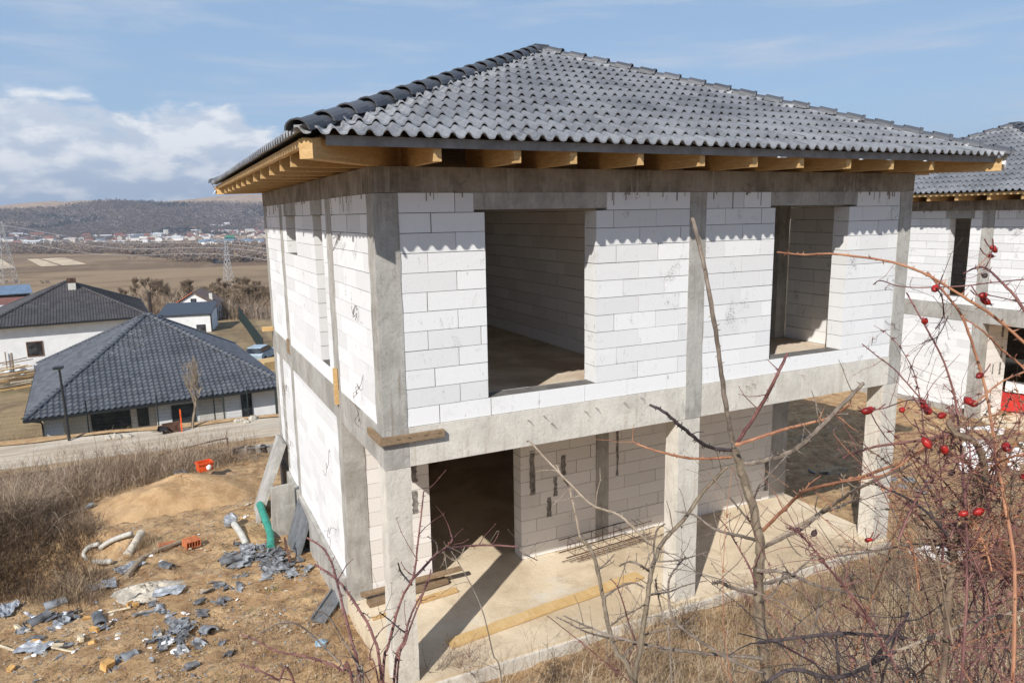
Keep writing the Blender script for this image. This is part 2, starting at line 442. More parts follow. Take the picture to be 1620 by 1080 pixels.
# ------------------------------------------------------------------ ground
def sst(x, a, b):
    q = np.clip((x-a)/(b-a), 0, 1); return q*q*(3-2*q)
_ph = [(RNG.uniform(-1, 1), RNG.uniform(-1, 1), RNG.uniform(0, 6.28)) for _ in range(60)]
def wob(x, y, scale, k0, n=10):
    r = 0
    for i in range(n):
        a, b, p = _ph[(k0+i) % 60]
        f = (1+.35*i)/scale; ang = i*2.4+k0
        r = r + np.sin((x*math.cos(ang)+y*math.sin(ang))*f + p)/(1+.5*i)
    return r/3.0
def zg(x, y):
    x = np.asarray(x, float); y = np.asarray(y, float)
    # building pad and yard
    z = -3.12 - .055*np.clip(y, 0, 12) + 0*x
    z = z + .03*wob(x, y, .8, 0) + .05*wob(x, y, 2.6, 9)
    # bank up to the path the picture was taken from
    right = sst(x, -2.3, 1.2)
    tR = np.clip((-1.0-y)/5.6, 0, 1); tL = np.clip((-3.1-y)/3.4, 0, 1)
    z = z + 3.7*(right*(.55*tR+.45*tR*tR) + (1-right)*tL**1.1)
    # pit and mound
    d = np.hypot((x+4.5)/1.55, (y-6.9)/1.35); z = z - 1.9*(1-sst(d, .30, 1.1))
    d = np.hypot((x+4.55+1.0)/1.5, (y-8.6)/1.6); z = z + .35*(1-sst(d, .2, 1.1))
    # plinth bank on the right hand side, spoil
    z = z + .30*sst(x, 9.5, 14)*sst(y, 3, 6)*(1-sst(y, 9, 12))
    # fall to the road
    edge = 12.0 - .05*x
    rc = 31.2 - .12*(x+3)
    near = -3.72
    q = sst(y, edge, 26.0)
    zr = -8.6
    zz = near + (zr-near)*q
    z = np.where(y > edge, zz + .06*wob(x, y, 2.6, 9)*(1-q), z)
    inroad = sst(y, rc-4.2, rc-2.4)
    # beyond the road
    b = sst(y, rc+2.9, rc+5.4); z = z + b*(-2.35)
    z = z - 1.0*sst(y, 75, 130)
    z = z - 25.1*sst(y, 118, 330)
    r = np.hypot(x, y)
    az = np.arctan2(x, y)
    top = 97 + 7*np.sin(az*5.5+1.1) + 5*np.sin(az*13+.4) + 20*sst(az, .02, .22)*(1-sst(az, .35, .8))-26*(1-sst(az, -.26, -.125))
    hill = top*(.86*sst(r, 1750, 2650)+.14*sst(r, 1500, 3100)) + sst(r, 1700, 2300)*6*np.sin(az*37+r*.004)
    z = z + np.where(y > 0, hill, 0)
    near_n = sst(y, 36, 60)*(1-sst(r, 700, 1200))*.25*wob(x, y, 18, 20)
    return z + near_n
def zs(x, y): return float(zg(x, y))
_F, _R, _U, _C = (np.array(q) for q in (fw, rt, up, CAM))
_T = np.concatenate([np.arange(1., 40, .08), np.geomspace(40, 6000, 420)])
def Gb(us, vs):
    """where pixel rays meet the terrain, for many rays at once"""
    us = np.atleast_1d(np.asarray(us, float)); vs = np.atleast_1d(np.asarray(vs, float)); out = np.empty((len(us), 3))
    for c in range(0, len(us), 400):
        d = _F + ((us[c:c+400]-810)/FPX)[:, None]*_R - ((vs[c:c+400]-540)/FPX)[:, None]*_U
        lo = np.full(len(d), 1.); hi = np.full(len(d), 6000.)
        for stage in range(3):
            if stage == 0: tt = np.broadcast_to(_T, (len(d), len(_T)))
            else: tt = lo[:, None]+(hi-lo)[:, None]*np.linspace(0, 1, 13)
            p = _C + tt[..., None]*d[:, None, :]
            below = p[..., 2] < zg(p[..., 0], p[..., 1]); below[:, -1] = True
            k = np.maximum(below.argmax(1), 1); r = np.arange(len(d)); lo, hi = tt[r, k-1], tt[r, k]
        out[c:c+400] = _C + hi[:, None]*d
    return out
def G(u, v): return Vector(Gb(u, v)[0])

azs = np.concatenate([np.arange(-180, -40, 3.0), np.arange(-40, 92, .30), np.arange(92, 180, 3.0)])
rads = np.concatenate([np.arange(.4, 22, .085), np.geomspace(22, 130, 130)[1:], np.geomspace(130, 9000, 150)[1:]])
AZ, RR = np.meshgrid(np.radians(azs), rads)
GX = CAM.x + RR*np.sin(AZ); GY = CAM.y + RR*np.cos(AZ)
GZ = zg(GX, GY)
fine = (1-sst(RR, 18, 30))
def vnoise(x, y, f, seed):
    g = np.random.default_rng(seed).uniform(-1, 1, (256, 256)); xi = x*f; yi = y*f
    x0 = np.floor(xi).astype(int); y0 = np.floor(yi).astype(int); fx = xi-x0; fy = yi-y0
    fx = fx*fx*(3-2*fx); fy = fy*fy*(3-2*fy)
    a = g[x0 % 256, y0 % 256]; b = g[(x0+1) % 256, y0 % 256]; c = g[x0 % 256, (y0+1) % 256]; d = g[(x0+1) % 256, (y0+1) % 256]
    return (a*(1-fx)+b*fx)*(1-fy)+(c*(1-fx)+d*fx)*fy
onroad = sst(GY, 26, 27)*(1-sst(GY, 36, 37))
GZ = GZ + fine*(.035*vnoise(GX, GY, 2.3, 1)+.028*vnoise(GX, GY, 5.7, 2)+.016*vnoise(GX, GY, 11, 3))*(1-onroad)
def sheet(name, i0, i1, mats, wood=False):
    na = len(azs); nr = i1-i0
    vs = np.stack([GX[i0:i1], GY[i0:i1], GZ[i0:i1]], -1).reshape(-1, 3)
    ii, jj = np.meshgrid(np.arange(nr-1), np.arange(na), indexing='ij'); j2 = (jj+1) % na
    fs = np.stack([ii*na+jj, ii*na+j2, (ii+1)*na+j2, (ii+1)*na+jj], -1).reshape(-1, 4)[:, ::-1]
    me = bpy.data.meshes.new(name); me.from_pydata(vs.tolist(), [], fs.tolist()); me.materials.append(MATS[mats])
    me.polygons.foreach_set('use_smooth', [True]*len(me.polygons))
    if wood:
        a = me.attributes.new('wood', 'FLOAT', 'POINT'); a.data.foreach_set('value', woodmask(vs[:, 0], vs[:, 1]))
    o = bpy.data.objects.new(name, me); C.objects.link(o); o['kind'] = 'structure'; return o
def woodmask(x, y):
    az = np.arctan2(x, y); r = np.hypot(x, y)
    wv = .03*np.sin(r*.011)+.02*np.sin(r*.031+1)
    a = az + wv
    lower = 1720 + 60*np.sin(az*30)
    upper = 2440 + 60*np.sin(az*24+2) - 170*sst(az, .05, .17)
    m = sst(r, lower, lower+60)*(1-sst(r, upper, upper+60))
    clear = sst(a, .115, .150)*(1-sst(r, 2230+60*np.sin(az*40), 2310+60*np.sin(az*40)))
    clear2 = (1-sst(a, -.165, -.14))*(1-sst(r, 2050, 2200))
    return np.clip(m*(1-clear)*(1-.7*clear2), 0, 1)
i1 = int(np.searchsorted(rads, 365)); i2 = int(np.searchsorted(rads, 1500))
sheet('ground', 0, i1+1, 'soil')
sheet('field', i1, i2+1, 'ploughed_earth')
sheet('hill', i2, len(rads), 'hillside', True)

# gravel road, laid on the terrace
m = MB()
xs = np.linspace(-60, 70, 131)
for k in range(len(xs)-1):
    rows = []
    for x in (xs[k], xs[k+1]):
        c = 31.2-.12*(x+3); row = []
        for j in range(9):
            y = c-2.7+5.4*j/8 + (.25*math.sin(x*.7+j) if j in (0, 8) else 0); row.append((x, y, -8.6+.035+.02*math.sin(j*1.6)+ .012*math.sin(x*1.3+j)))
        rows.append(row)
    for j in range(8): m.quad(rows[0][j], rows[1][j], rows[1][j+1], rows[0][j+1])
# height of the terrain under the road follows the terrace, so rest it on that
tag(m.build('gravel_road', 'gravel_road', smooth=True), kind='structure')
m = MB()
for k in range(len(xs)-1):
    row = []
    for x in (xs[k], xs[k+1]):
        c = 31.2-.12*(x+3); row.append([(x, c+2.45+.25*math.sin(x*.9), -8.52), (x, c+2.85+.12*math.sin(x*2.1), -8.45), (x, c+3.3, -8.56)])
    for j in range(2): m.quad(row[0][j], row[1][j], row[1][j+1], row[0][j+1])
tag(m.build('road_shoulder', 'sand', smooth=True), kind='structure')
# stubble strips in the ploughed valley, and the pond
def strip(name, pix, mat, dz):
    m = MB(); ps = [G(*p) for p in pix]
    n = 8
    for i in range(n):
        for j in range(n):
            def q(a, b):
                e = ps[0].lerp(ps[1], a).lerp(ps[3].lerp(ps[2], a), b); return (e.x, e.y, zs(e.x, e.y)+dz)
            m.quad(q(i/n, j/n), q((i+1)/n, j/n), q((i+1)/n, (j+1)/n), q(i/n, (j+1)/n))
    return tag(m.build(name, mat), kind='structure')
strip('stubble_field', [(42, 410), (60, 409.5), (94, 420.5), (66, 422)], 'stubble', .25)
strip('stubble_field', [(64, 409.4), (102, 407.6), (137, 418), (100, 420.3)], 'stubble', .25)
strip('stubble_field', [(-8, 410), (4, 411), (24, 424), (-8, 426)], 'stubble', .25)
strip('pond', [(337, 410.5), (352, 410.5), (354, 416.5), (335, 416.8)], 'water', .5)

# ------------------------------------------------------------------ block walls
CH = .2          # course height
def wall_blocks(mb, core, axis, c0, c1, s0, s1, z0, n, holes=(), seed=0, gap=.0045):
    """courses of 60 x 20 blocks; axis 'x' runs along x with c0..c1 the thickness in y"""
    rg = random.Random(seed)
    def bx(t, a, b, za, zb, ins, dp=0.):
        if axis == 'x': t.box(a, b, c0+ins+dp, c1-ins+dp, za, zb)
        else: t.box(c0+ins+dp, c1-ins+dp, a, b, za, zb)
    for k in range(n):
        za, zb = z0+k*CH, z0+(k+1)*CH; zm = (za+zb)/2
        iv = [(s0, s1)]
        for (h0, h1, hz0, hz1) in holes:
            if hz0 < zm < hz1:
                nv = []
                for a, b in iv:
                    if h1 <= a or h0 >= b: nv.append((a, b)); continue
                    if h0 > a: nv.append((a, h0))
                    if h1 < b: nv.append((h1, b))
                iv = nv
        for a, b in iv:
            if b-a < .02: continue
            bx(core, a+.002, b-.002, za+.001, zb-.001 if k < n-1 else zb-.004, .011)
            p = a - (.0 if k % 2 else rg.uniform(.22, .38))
            cuts = [a]
            p += .6
            while p < b-.07:
                if p-a > .07: cuts.append(p)
                p += .6
            cuts.append(b)
            for i in range(len(cuts)-1):
                g0 = gap*rg.choice((.5, .8, 1, 1.6)) if i else 0.0008; g1 = gap*.8 if i < len(cuts)-2 else 0.0008
                mb.ti = rg.random()**1.0 if k else 1.; sl = rg.uniform(-.0012, .0012)
                bx(mb, cuts[i]+g0, cuts[i+1]-g1, za+gap*rg.uniform(.6, 1.1), zb-gap*rg.uniform(.3, .9)+sl*0, 0., rg.uniform(-.0035, .0035))
W_, L_ = 7.94, 7.94
def part_wall(name, parent, mat, *a, **k):
    m = MB(); core = MB(); wall_blocks(m, core, *a, **k)
    o = m.build(name, mat, parent); core.build('mortar_core', 'mortar', o); return o

def tile_plane(mb, half, d_e, z_e, run, slope, per, gauge, amp, thick, xf, seed=0, sub=12, dust=True):
    """triangular hip plane. local: s along the eave, q horizontal distance up from the eave; xf maps (s,q,z)->xyz"""
    rg = random.Random(seed); cs = math.sqrt(1+slope*slope)
    nrow = int(math.ceil(run*cs/gauge)); nper = int(half*2/per)+2
    svals = [(-half + per*i/sub) for i in range(int(2*half/per*sub)+2)]
    hump = lambda s: max(0, math.cos(2*math.pi*s/per))
    prof = lambda s: amp*(max(0, math.cos(2*math.pi*s/per))**.6*1.25 - .35*max(0, -math.cos(2*math.pi*s/per)) )
    for r in range(nrow):
        q0 = r*gauge/cs; q1 = min((r+1.09)*gauge/cs, run-.002)
        if q0 > run-.03: break
        lim0 = half*(1-q0/run); lim1 = half*(1-q1/run)
        jit = {}
        base0 = z_e+q0*slope+thick; base1 = z_e+q1*slope
        for i in range(len(svals)-1):
            a, b = svals[i], svals[i+1]
            if b <= -lim0 or a >= lim0: continue
            ti = int((a+half)/per/2+1000) ; key = ti
            if key not in jit: jit[key] = (rg.random(), rg.uniform(-.003, .004))
            t0, dz = jit[key]
            a0, b0 = max(-lim0, min(lim0, a)), max(-lim0, min(lim0, b))
            a1, b1 = max(-lim1, min(lim1, a)), max(-lim1, min(lim1, b))
            mb.ti = t0
            edge = lim0-abs((a+b)/2)
            mb.du = (max(0., 1-edge/.75) + .25*max(0, 1-r/4.)) if dust else 0.
            la, lb = base0+prof(a0)+dz+hump(a0)*thick*.35, base0+prof(b0)+dz+hump(b0)*thick*.35
            mb.quad(xf(a0, q0, la), xf(b0, q0, lb), xf(b1, q1, base1+prof(b1)), xf(a1, q1, base1+prof(a1)))
            rz = thick*.5; mb.quad(xf(a0, q0, la-rz), xf(b0, q0, lb-rz), xf(b0, q0, lb), xf(a0, q0, la)); mb.quad(xf(a0, q0, la-rz), xf(a0, q0+.12, la-rz+.12*slope-.004), xf(b0, q0+.12, lb-rz+.12*slope-.004), xf(b0, q0, lb-rz))
    mb.du = 0
def hip_caps(mb, p0, p1, r0, L, seed=0, nn=8):
    rg = random.Random(seed); p0, p1 = Vector(p0), Vector(p1); d = (p1-p0); D = d.length; d.normalize()
    sd_ = d.cross(Vector((0, 0, 1))).normalized(); u = sd_.cross(d); n = int(round(D/L))
    for i in range(n):
        a = p0+d*(i*D/n-.0); b = p0+d*((i+1)*D/n+.05)
        mb.ti = rg.random(); j = rg.uniform(-.006, .006)
        rings = []
        for p, r, h in ((a, r0*1.12, .022), (a+d*.035, r0*1.12, .022), (a+d*.04, r0*1.03, .012), (b, r0*.88, -.004)):
            rings.append([p+sd_*(math.cos(math.pi*k/nn)*r*1.08+j)+u*(math.sin(math.pi*k/nn)*r*.85-.035+h) for k in range(nn+1)])
        for q in range(3):
            for k in range(nn): mb.quad(rings[q][k], rings[q][k+1], rings[q+1][k+1], rings[q+1][k])
        inner = [p+(a-p)*.14 + d*.0 for p in rings[0]]
        for k in range(nn): mb.quad(rings[0][k+1], rings[0][k], inner[k], inner[k+1])
        inn2 = [p+d*.25 for p in inner]
        for k in range(nn): mb.quad(inner[k+1], inner[k], inn2[k], inn2[k+1])
def roof_faces(half_x, half_y, d, cx, cy):
    return None

def make_house():
    H = empty('unfinished_house')
    OV = .8; ZE = 2.835; SL = .405; cx = cy = W_/2; run = cx+OV; ZA = ZE+run*SL
    # ---------- upper walls
    front_holes = [(1.18, 2.56, .2, 9), (5.29, 6.66, .2, 9), (1.06, 2.70, 2.2, 9), (5.20, 6.80, 2.2, 9)]
    part_wall('front_block_wall', H, 'aac_block', 'x', 0, .25, .25, 3.895, 0, 12, front_holes, 1)
    part_wall('front_block_wall', H, 'aac_block', 'x', 0, .25, 4.145, 7.69, 0, 12, front_holes, 2)
    side_holes = [(2.53, 3.08, .2, 2.2), (4.50, 5.38, 1.6, 2.2), (2.45, 3.20, 2.2, 9), (4.40, 5.50, 2.2, 9)]
    for a, b, s in ((.25, 1.95, 3), (2.25, 5.75, 4), (6.02, 7.69, 5)):
        part_wall('side_block_wall', H, 'aac_block', 'y', 0, .25, a, b, 0, 12, side_holes, s)
    # right side and back
    for a, b, s in ((.25, 2.0, 6), (2.25, 5.75, 7), (6.0, 7.69, 8)):
        part_wall('side_block_wall', H, 'aac_block', 'y', 7.69, 7.94, a, b, 0, 12, [(3.4, 4.6, .8, 2.2)], s)
    part_wall('back_block_wall', H, 'aac_block', 'x', 7.69, 7.94, .25, 7.69, 0, 12, [(5.2, 6.4, .8, 2.2)], 9)
    part_wall('partition_wall', H, 'aac_block_dusty', 'y', 3.89, 4.09, .255, 7.685, 0, 12, [(6.3, 7.2, .0, 2.0)], 10)
    part_wall('partition_wall', H, 'aac_block_dusty', 'x', 4.6, 4.8, 4.095, 7.685, 0, 12, (), 11)
    # lintels
    for hx in ((1.06, 2.70), (5.20, 6.80)):
        m = MB(); m.box(hx[0]+.002, hx[1]-.002, -.006, .252, 2.225, 2.398); m.build('lintel', 'concrete', H)
    for hy in ((2.45, 3.20), (4.40, 5.50)):
        m = MB(); m.box(-.006, .252, hy[0]+.002, hy[1]-.002, 2.205, 2.398); m.build('lintel', 'concrete', H)
    # sills
    # ---------- columns
    def col(x0, x1, y0, y1, z0, z1, mat='concrete', seed=0):
        m = MB(); rg = random.Random(seed); n = 24
        for k in range(n):      # slightly uneven cast faces
            za = z0+(z1-z0)*k/n; zb = z0+(z1-z0)*(k+1)/n
        N = 14; ring = []
        jx = [rg.uniform(-.004, .004) for _ in range(N+1)]
        for k in range(N+1):
            z = z0+(z1-z0)*k/N; e = jx[k]
            ring.append([(x0-e*.5, y0-e*.6, z), (x1+e, y0-e*.5, z), (x1+e, y1, z), (x0-e, y1+e, z)])
        for k in range(N):
            for i in range(4): m.quad(ring[k][i], ring[k][(i+1) % 4], ring[k+1][(i+1) % 4], ring[k+1][i])
        return m.build('column', mat, H)
    e = .008
    for x0, x1, y0, y1, s in ((-e, .248, -e, .248, 1), (3.896, 4.144, -e, .252, 2), (7.692, 7.94+e, -e, .248, 3), (-e, .252, 1.953, 2.247, 4), (-e, .252, 5.753, 6.017, 5), (-e, .248, 7.692, 7.94+e, 6),
                              (7.46, 7.688, 2.0, 2.247, 7), (7.692, 7.94+e, 7.692, 7.94+e, 8)):
        col(x0, x1, y0, y1, 0.004, 2.396, 'concrete', s)
    # ring beam
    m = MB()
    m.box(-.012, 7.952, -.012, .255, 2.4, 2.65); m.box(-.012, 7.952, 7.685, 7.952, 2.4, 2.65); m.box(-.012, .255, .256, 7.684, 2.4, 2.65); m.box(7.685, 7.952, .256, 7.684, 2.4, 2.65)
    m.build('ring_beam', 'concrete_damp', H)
    m = MB(); m.box(.26, 7.68, .26, 7.68, 2.41, 2.53); m.build('ceiling_slab', 'concrete_pale', H)
    # drips of slurry below the ring beam
    rg = random.Random(5)
    for i in range(84):
        m = MB()
        if i % 3:
            s = rg.uniform(.28, 7.65)
            if any(a-.04 < s < b+.04 for a, b in ((1.06, 2.7), (5.2, 6.8), (3.88, 4.16))): continue
        else:
            s = rg.uniform(.3, 7.6)
            if any(a-.04 < s < b+.04 for a, b in ((2.45, 3.2), (4.4, 5.5), (1.94, 2.26), (5.74, 6.03))): continue
        h = rg.uniform(.02, .12)*(1 if rg.random() < .8 else 1.8); wd = rg.uniform(.004, .014)
        if rg.random() < .3: wd *= 2.4; h *= .5
        if i % 3: m.box(s-wd/2, s+wd/2, -.0065, .0, 2.4-h, 2.4)
        else: m.box(-.0065, .0, s-wd/2, s+wd/2, 2.4-h, 2.4)
        m.build('slurry_drip', 'concrete_damp', H)
    # ---------- first floor beams and slab
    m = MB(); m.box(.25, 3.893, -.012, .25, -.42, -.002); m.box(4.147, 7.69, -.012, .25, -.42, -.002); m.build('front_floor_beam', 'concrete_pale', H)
    m = MB()
    m.box(-.012, .25, .25, 1.95, -.41, -.002); m.box(-.012, .25, 2.25, 5.75, -.41, -.002); m.box(-.012, .25, 6.02, 7.69, -.41, -.002)
    m.build('side_floor_beam', 'concrete', H)
    m = MB(); m.box(7.69, 7.95, .25, 7.69, -.42, -.002); m.box(.25, 7.69, 7.69, 7.95, -.42, -.002); m.build('floor_beam', 'concrete', H)
    m = MB(); m.box(.252, 7.688, .252, 7.688, -.16, -.003); m.build('upper_floor_slab', 'room_floor', H)
    # small efflorescence bumps and spike ties along the front beam
    for i, x in enumerate((1.65, 1.85, 1.95, 2.4, 2.55, 2.95, 3.2, 4.9, 5.0, 5.9)):
        z = (-.12, -.10, -.20, -.12, -.10, -.09, -.06, -.12, -.10, -.08)[i]
        mm = MB(); mm.tube([(x, -.01, z), (x-.01, -.05, z+.02), (x+.025, -.06, z-.015)], .003, 4); mm.build('tie_nail', 'rust', H)
    # ---------- lower columns
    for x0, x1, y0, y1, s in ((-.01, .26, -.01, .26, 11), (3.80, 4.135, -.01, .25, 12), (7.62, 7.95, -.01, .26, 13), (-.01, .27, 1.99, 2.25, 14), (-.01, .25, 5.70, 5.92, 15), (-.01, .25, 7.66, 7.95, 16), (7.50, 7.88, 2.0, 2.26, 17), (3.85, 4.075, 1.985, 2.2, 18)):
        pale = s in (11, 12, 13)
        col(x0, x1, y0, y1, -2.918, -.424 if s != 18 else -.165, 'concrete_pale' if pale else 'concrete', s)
    for x0, x1, y0, y1 in ((-.01, .25, -.01, .25), (3.895, 4.145, -.01, .25), (7.69, 7.95, -.01, .25), (-.01, .25, 1.952, 2.248), (-.01, .25, 5.752, 6.018), (-.01, .25, 7.692, 7.95)):
        m = MB(); m.box(x0-.004, x1+.002, y0-.006, y1, -.422, .002); m.build('beam_joint', 'concrete', H)
    # ---------- lower walls
    part_wall('porch_block_wall', H, 'aac_block_dusty', 'x', 2.0, 2.25, .272, 1.14, -2.915, 13, (), 21)
    part_wall('porch_block_wall', H, 'aac_block_dusty', 'x', 2.0, 2.24, 2.55, 3.848, -2.915, 13, (), 22)
    part_wall('porch_block_wall', H, 'aac_block_dusty', 'x', 2.0, 2.24, 4.077, 7.498, -2.915, 13, [(4.15, 5.75, -.55, 0)], 23)
    part_wall('side_block_wall', H, 'aac_block', 'y', .0, .25, 2.252, 5.698, -2.71, 11, (), 24, gap=.002)
    part_wall('side_block_wall', H, 'aac_block', 'y', .0, .25, 5.922, 7.658, -2.71, 11, (), 25, gap=.002)
    m = MB(); m.box(.002, .25, 2.252, 5.698, -.51, -.412); m.box(.002, .25, 5.922, 7.658, -.51, -.412); m.ti = .8; m.build('packing_course', 'aac_block', H)
    part_wall('side_block_wall', H, 'aac_block', 'y', 7.69, 7.94, 2.262, 7.685, -2.71, 11, [(4, 5, -2, -.6)], 26)
    part_wall('back_block_wall', H, 'aac_block', 'x', 7.69, 7.94, .255, 7.685, -2.71, 11, (), 27)
    m = MB(); m.box(.255, 7.685, 7.40, 7.42, -2.9, -.17); m.build('back_room_render', 'room_floor', H)
    # grey mortar bands on the left wall
    m = MB(); rg = random.Random(9)
    z = -2.6
    while z < -.45:
        h = rg.uniform(.12, .3); m.box(-.006, .002, 6.86+rg.uniform(-.02, .02), 7.22+rg.uniform(-.03, .03), z, min(z+h, -.42)); z += h+rg.choice((0, 0, .02))
    m.build('mortar_band', 'concrete', H)
    # dark mortar smears on the porch wall
    def smear(x, z0, z1, wd, y=2.0):
        n = 10; L = []; Rr = []
        for k in range(n+1):
            z = z0+(z1-z0)*k/n; L.append((x-wd/2+rg.uniform(-.012, .012), y-.006, z)); Rr.append((x+wd/2+rg.uniform(-.012, .012), y-.006, z))
        m = MB()
        for k in range(n): m.quad(L[k], Rr[k], Rr[k+1], L[k+1])
        m.build('mortar_smear', 'mortar_smear', H)
    for x, z0, z1, wd in ((2.74, -1.93, -1.25, .10), (3.12, -.80, -.52, .10), (3.27, -1.72, -1.40, .10), (3.13, -2.02, -1.72, .075), (3.02, -2.33, -2.02, .09), (4.24, -1.9, -.5, .05), (1.0+.0, -1.0, -.62, .0), (.93, -1.4, -1.1, .10), (.93, -1.85, -1.52, .10), (.90, -.85, -.45, .14), (.62, -2.55, -2.25, .06), (.62, -1.8, -1.55, .06), (3.65, -1.02, -.96, .12), (7.42, -2.75, -2.2, .12)):
        if wd: smear(x, z0, z1, wd*.78)
    # ---------- base
    m = MB(); m.box(-.0, 7.94, -.055, 7.94, -3.9, -2.92); m.build('ground_slab', 'dusty_slab', H)
    m = MB(); m.box(-.06, -.001, 2.3, 7.96, -3.95, -2.712); m.build('side_plinth', 'concrete', H)
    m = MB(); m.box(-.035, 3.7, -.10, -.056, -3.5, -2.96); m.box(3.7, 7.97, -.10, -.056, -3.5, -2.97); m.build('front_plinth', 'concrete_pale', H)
    # ---------- roof
    OT = OV+.045
    maps = [lambda s, q, z: (cx+s, -OT+q, z), lambda s, q, z: (-OT+q, cy-s, z), lambda s, q, z: (cx-s, W_+OT-q, z), lambda s, q, z: (W_+OT-q, cy+s, z)]
    for i, xf in enumerate(maps):
        m = MB(); tile_plane(m, run+.045, 0, ZE+.002, run+.045, SL, .15, .345, .026, .030, xf, 30+i); m.build('roof_tiles', 'grey_tile', H)
    m = MB(); tp = (cx, cy, ZA-.045)
    b = [(-OV+.09, -OV+.09, ZE-.02), (W_+OV-.09, -OV+.09, ZE-.02), (W_+OV-.09, W_+OV-.09, ZE-.02), (-OV+.09, W_+OV-.09, ZE-.02)]
    for i in range(4): m.tri(b[i], b[(i+1) % 4], tp)
    m.build('roof_boarding', 'deck_board', H)
    for sx_, sy_ in ((-1, -1), (1, -1), (1, 1), (-1, 1)):
        m = MB(); hip_caps(m, (cx+sx_*(run+.03), cy+sy_*(run+.03), ZE+.045), (cx+sx_*.02, cy+sy_*.02, ZA+.055),   .103, .385, 40+sx_+3*sy_); m.build('hip_cap', 'hip_tile', H, smooth=False)
    m = MB(); m.obox((cx, cy, ZA+.075), (.13, 0, 0), (0, .13, 0), (0, 0, .03)); m.build('apex_cap', 'hip_tile', H)
    # metal drip edge
    m = MB(); n = 40
    for k in range(n):
        a = -OV+.22+(W_+2*OV-.34)*k/n; b_ = -OV+.22+(W_+2*OV-.34)*(k+1)/n
        m.quad((a, -.742, ZE+.015), (b_, -.742, ZE+.015), (b_, -.735, ZE-.068), (a, -.735, ZE-.068))
        m.quad((a, -.735, ZE-.068), (b_, -.735, ZE-.068), (b_, -.72, ZE-.068), (a, -.72, ZE-.068))
    m.build('drip_edge', 'grey_metal', H)
    # rafters
    xr = [.42, 1.226, 1.845, 2.648, 3.459, 4.22, 4.941, 5.735, 6.513, 7.3]
    yr = [.29, .954, 1.727, 2.516, 3.246, 4.033, 4.725, 5.476, 6.188, 6.984, 7.7]
    def rafter(o, d, wd=.075, z0=2.652, z1=2.785, tip=.705, inn=.5):
        m = MB(); m.ti = rnd(0, .5); o = Vector(o); d = Vector(d); sdv = Vector((-d.y, d.x, 0))*wd/2
        P = []
        for t_, za, zb in ((tip, z0+.0, z1), (-inn, z0, z1+.2)):
            for s_ in (-1, 1):
                P.append((o+d*(t_-(.0))+sdv*s_)+Vector((0, 0, za))); P.append((o+d*(t_)+sdv*s_)+Vector((0, 0, zb)))
        # P: tip-(lo,hi), tip+(lo,hi), in-(lo,hi), in+(lo,hi)
        a, b_, c, d_, e_, f, g, h = P
        for q in ((a, b_, d_, c), (a, e_, f, b_), (c, d_, h, g), (a, c, g, e_), (b_, f, h, d_), (e_, g, h, f)): m.quad(*q)
        m.build('rafter', 'fresh_timber', H)
    for x in xr: rafter((x, 0, 0), (0, -1, 0)); rafter((x, W_, 0), (0, 1, 0))
    for y in yr: rafter((0, y, 0), (-1, 0, 0)); rafter((W_, y, 0), (1, 0, 0))
    q = math.sqrt(.5)
    for ox, oy, dx, dy in ((0, 0, -q, -q), (W_, 0, q, -q), (W_, W_, q, q), (0, W_, -q, q)):
        rafter((ox, oy, 0), (dx, dy, 0), .13, 2.652, 2.815, 1.06, .6)
    # eave battens
    m = MB(); m.box(-OV+.045, -OV+.10, -OV+.12, W_+OV-.1, ZE-.07, ZE-.005); m.build('eave_batten', 'fresh_timber', H)
    m = MB(); m.box(-OV+.12, W_+OV-.12, -OV+.12, -OV+.16, ZE-.05, ZE-.01); m.build('eave_batten', 'fresh_timber', H)
    # white film ends left at the eave corners
    for px, py, s in ((-OV+.02, W_+OV-.1, -1), (W_+OV-.02, -OV+.05, 1)):
        m = MB(); m.obox((px+s*.03, py, ZE-.06), (.025, .01, -.03), (0, .04, .01), (.03*s, 0, .06)); m.tri((px, py, ZE-.08), (px+s*.09, py+.02, ZE-.2), (px+s*.02, py-.05, ZE-.12)); m.build('film_end', 'foam_white', H)
    for x in (4.55, 4.62, 5.9, 6.4, 7.1):
        m = MB(); m.obox((x, -.738, ZE-.072), (.03, 0, 0), (0, .012, 0), (0, 0, .006)); m.build('foam_dab', 'foam_white', H)
    # tie wires out of the left wall
    rg = random.Random(77)
    for (y, z) in ((.9, 1.15), (.75, .45), (1.0, -.1), (2.9, -1.1), (2.75, -2.2), (6.4, -.9), (6.3, -2.0), (1.3, 2.0)):
        m = MB(); p = Vector((0, y, z)); pts = [p]
        for k in range(rg.randint(4, 7)): p = p+Vector((-rg.uniform(.0, .05) if k < 3 else rg.uniform(-.03, .03), rg.uniform(-.12, .14), rg.uniform(-.14, .10))); p.x = min(p.x, -.012); pts.append(p)
        m.tube(spline(pts, 4), .0028, 4)
        for k in range(2):
            p = pts[2+k]; m.tube(spline([p, p+Vector((-.04, rg.uniform(-.1, .1), rg.uniform(-.1, .05))), p+Vector((-.02, rg.uniform(-.2, .2), rg.uniform(-.15, .1)))], 4), .0024, 4)
        m.build('tie_wire', 'rust', H)
    for x, z in ((7.5, 1.0), (7.55, .55), (7.3, .3)):
        m = MB(); p = Vector((x, -.005, z)); pts = [p]
        for k in range(5): p = p+Vector((rg.uniform(-.05, .12), -rg.uniform(.0, .02), rg.uniform(-.12, .1))); pts.append(p)
        m.tube(spline(pts, 4), .003, 4); m.build('tie_wire', 'rust', H)
    return H
house = make_house()
tag(house, 'two storey white block shell in the middle with grey tiled roof and open porch', 'house', 'unfinished block houses')
house2 = copy_tree(house)
house2.location = (16.7, 2.03, -.33)
house2['label'] = 'white block shell house at the right edge, standing behind the red rosehip stems'

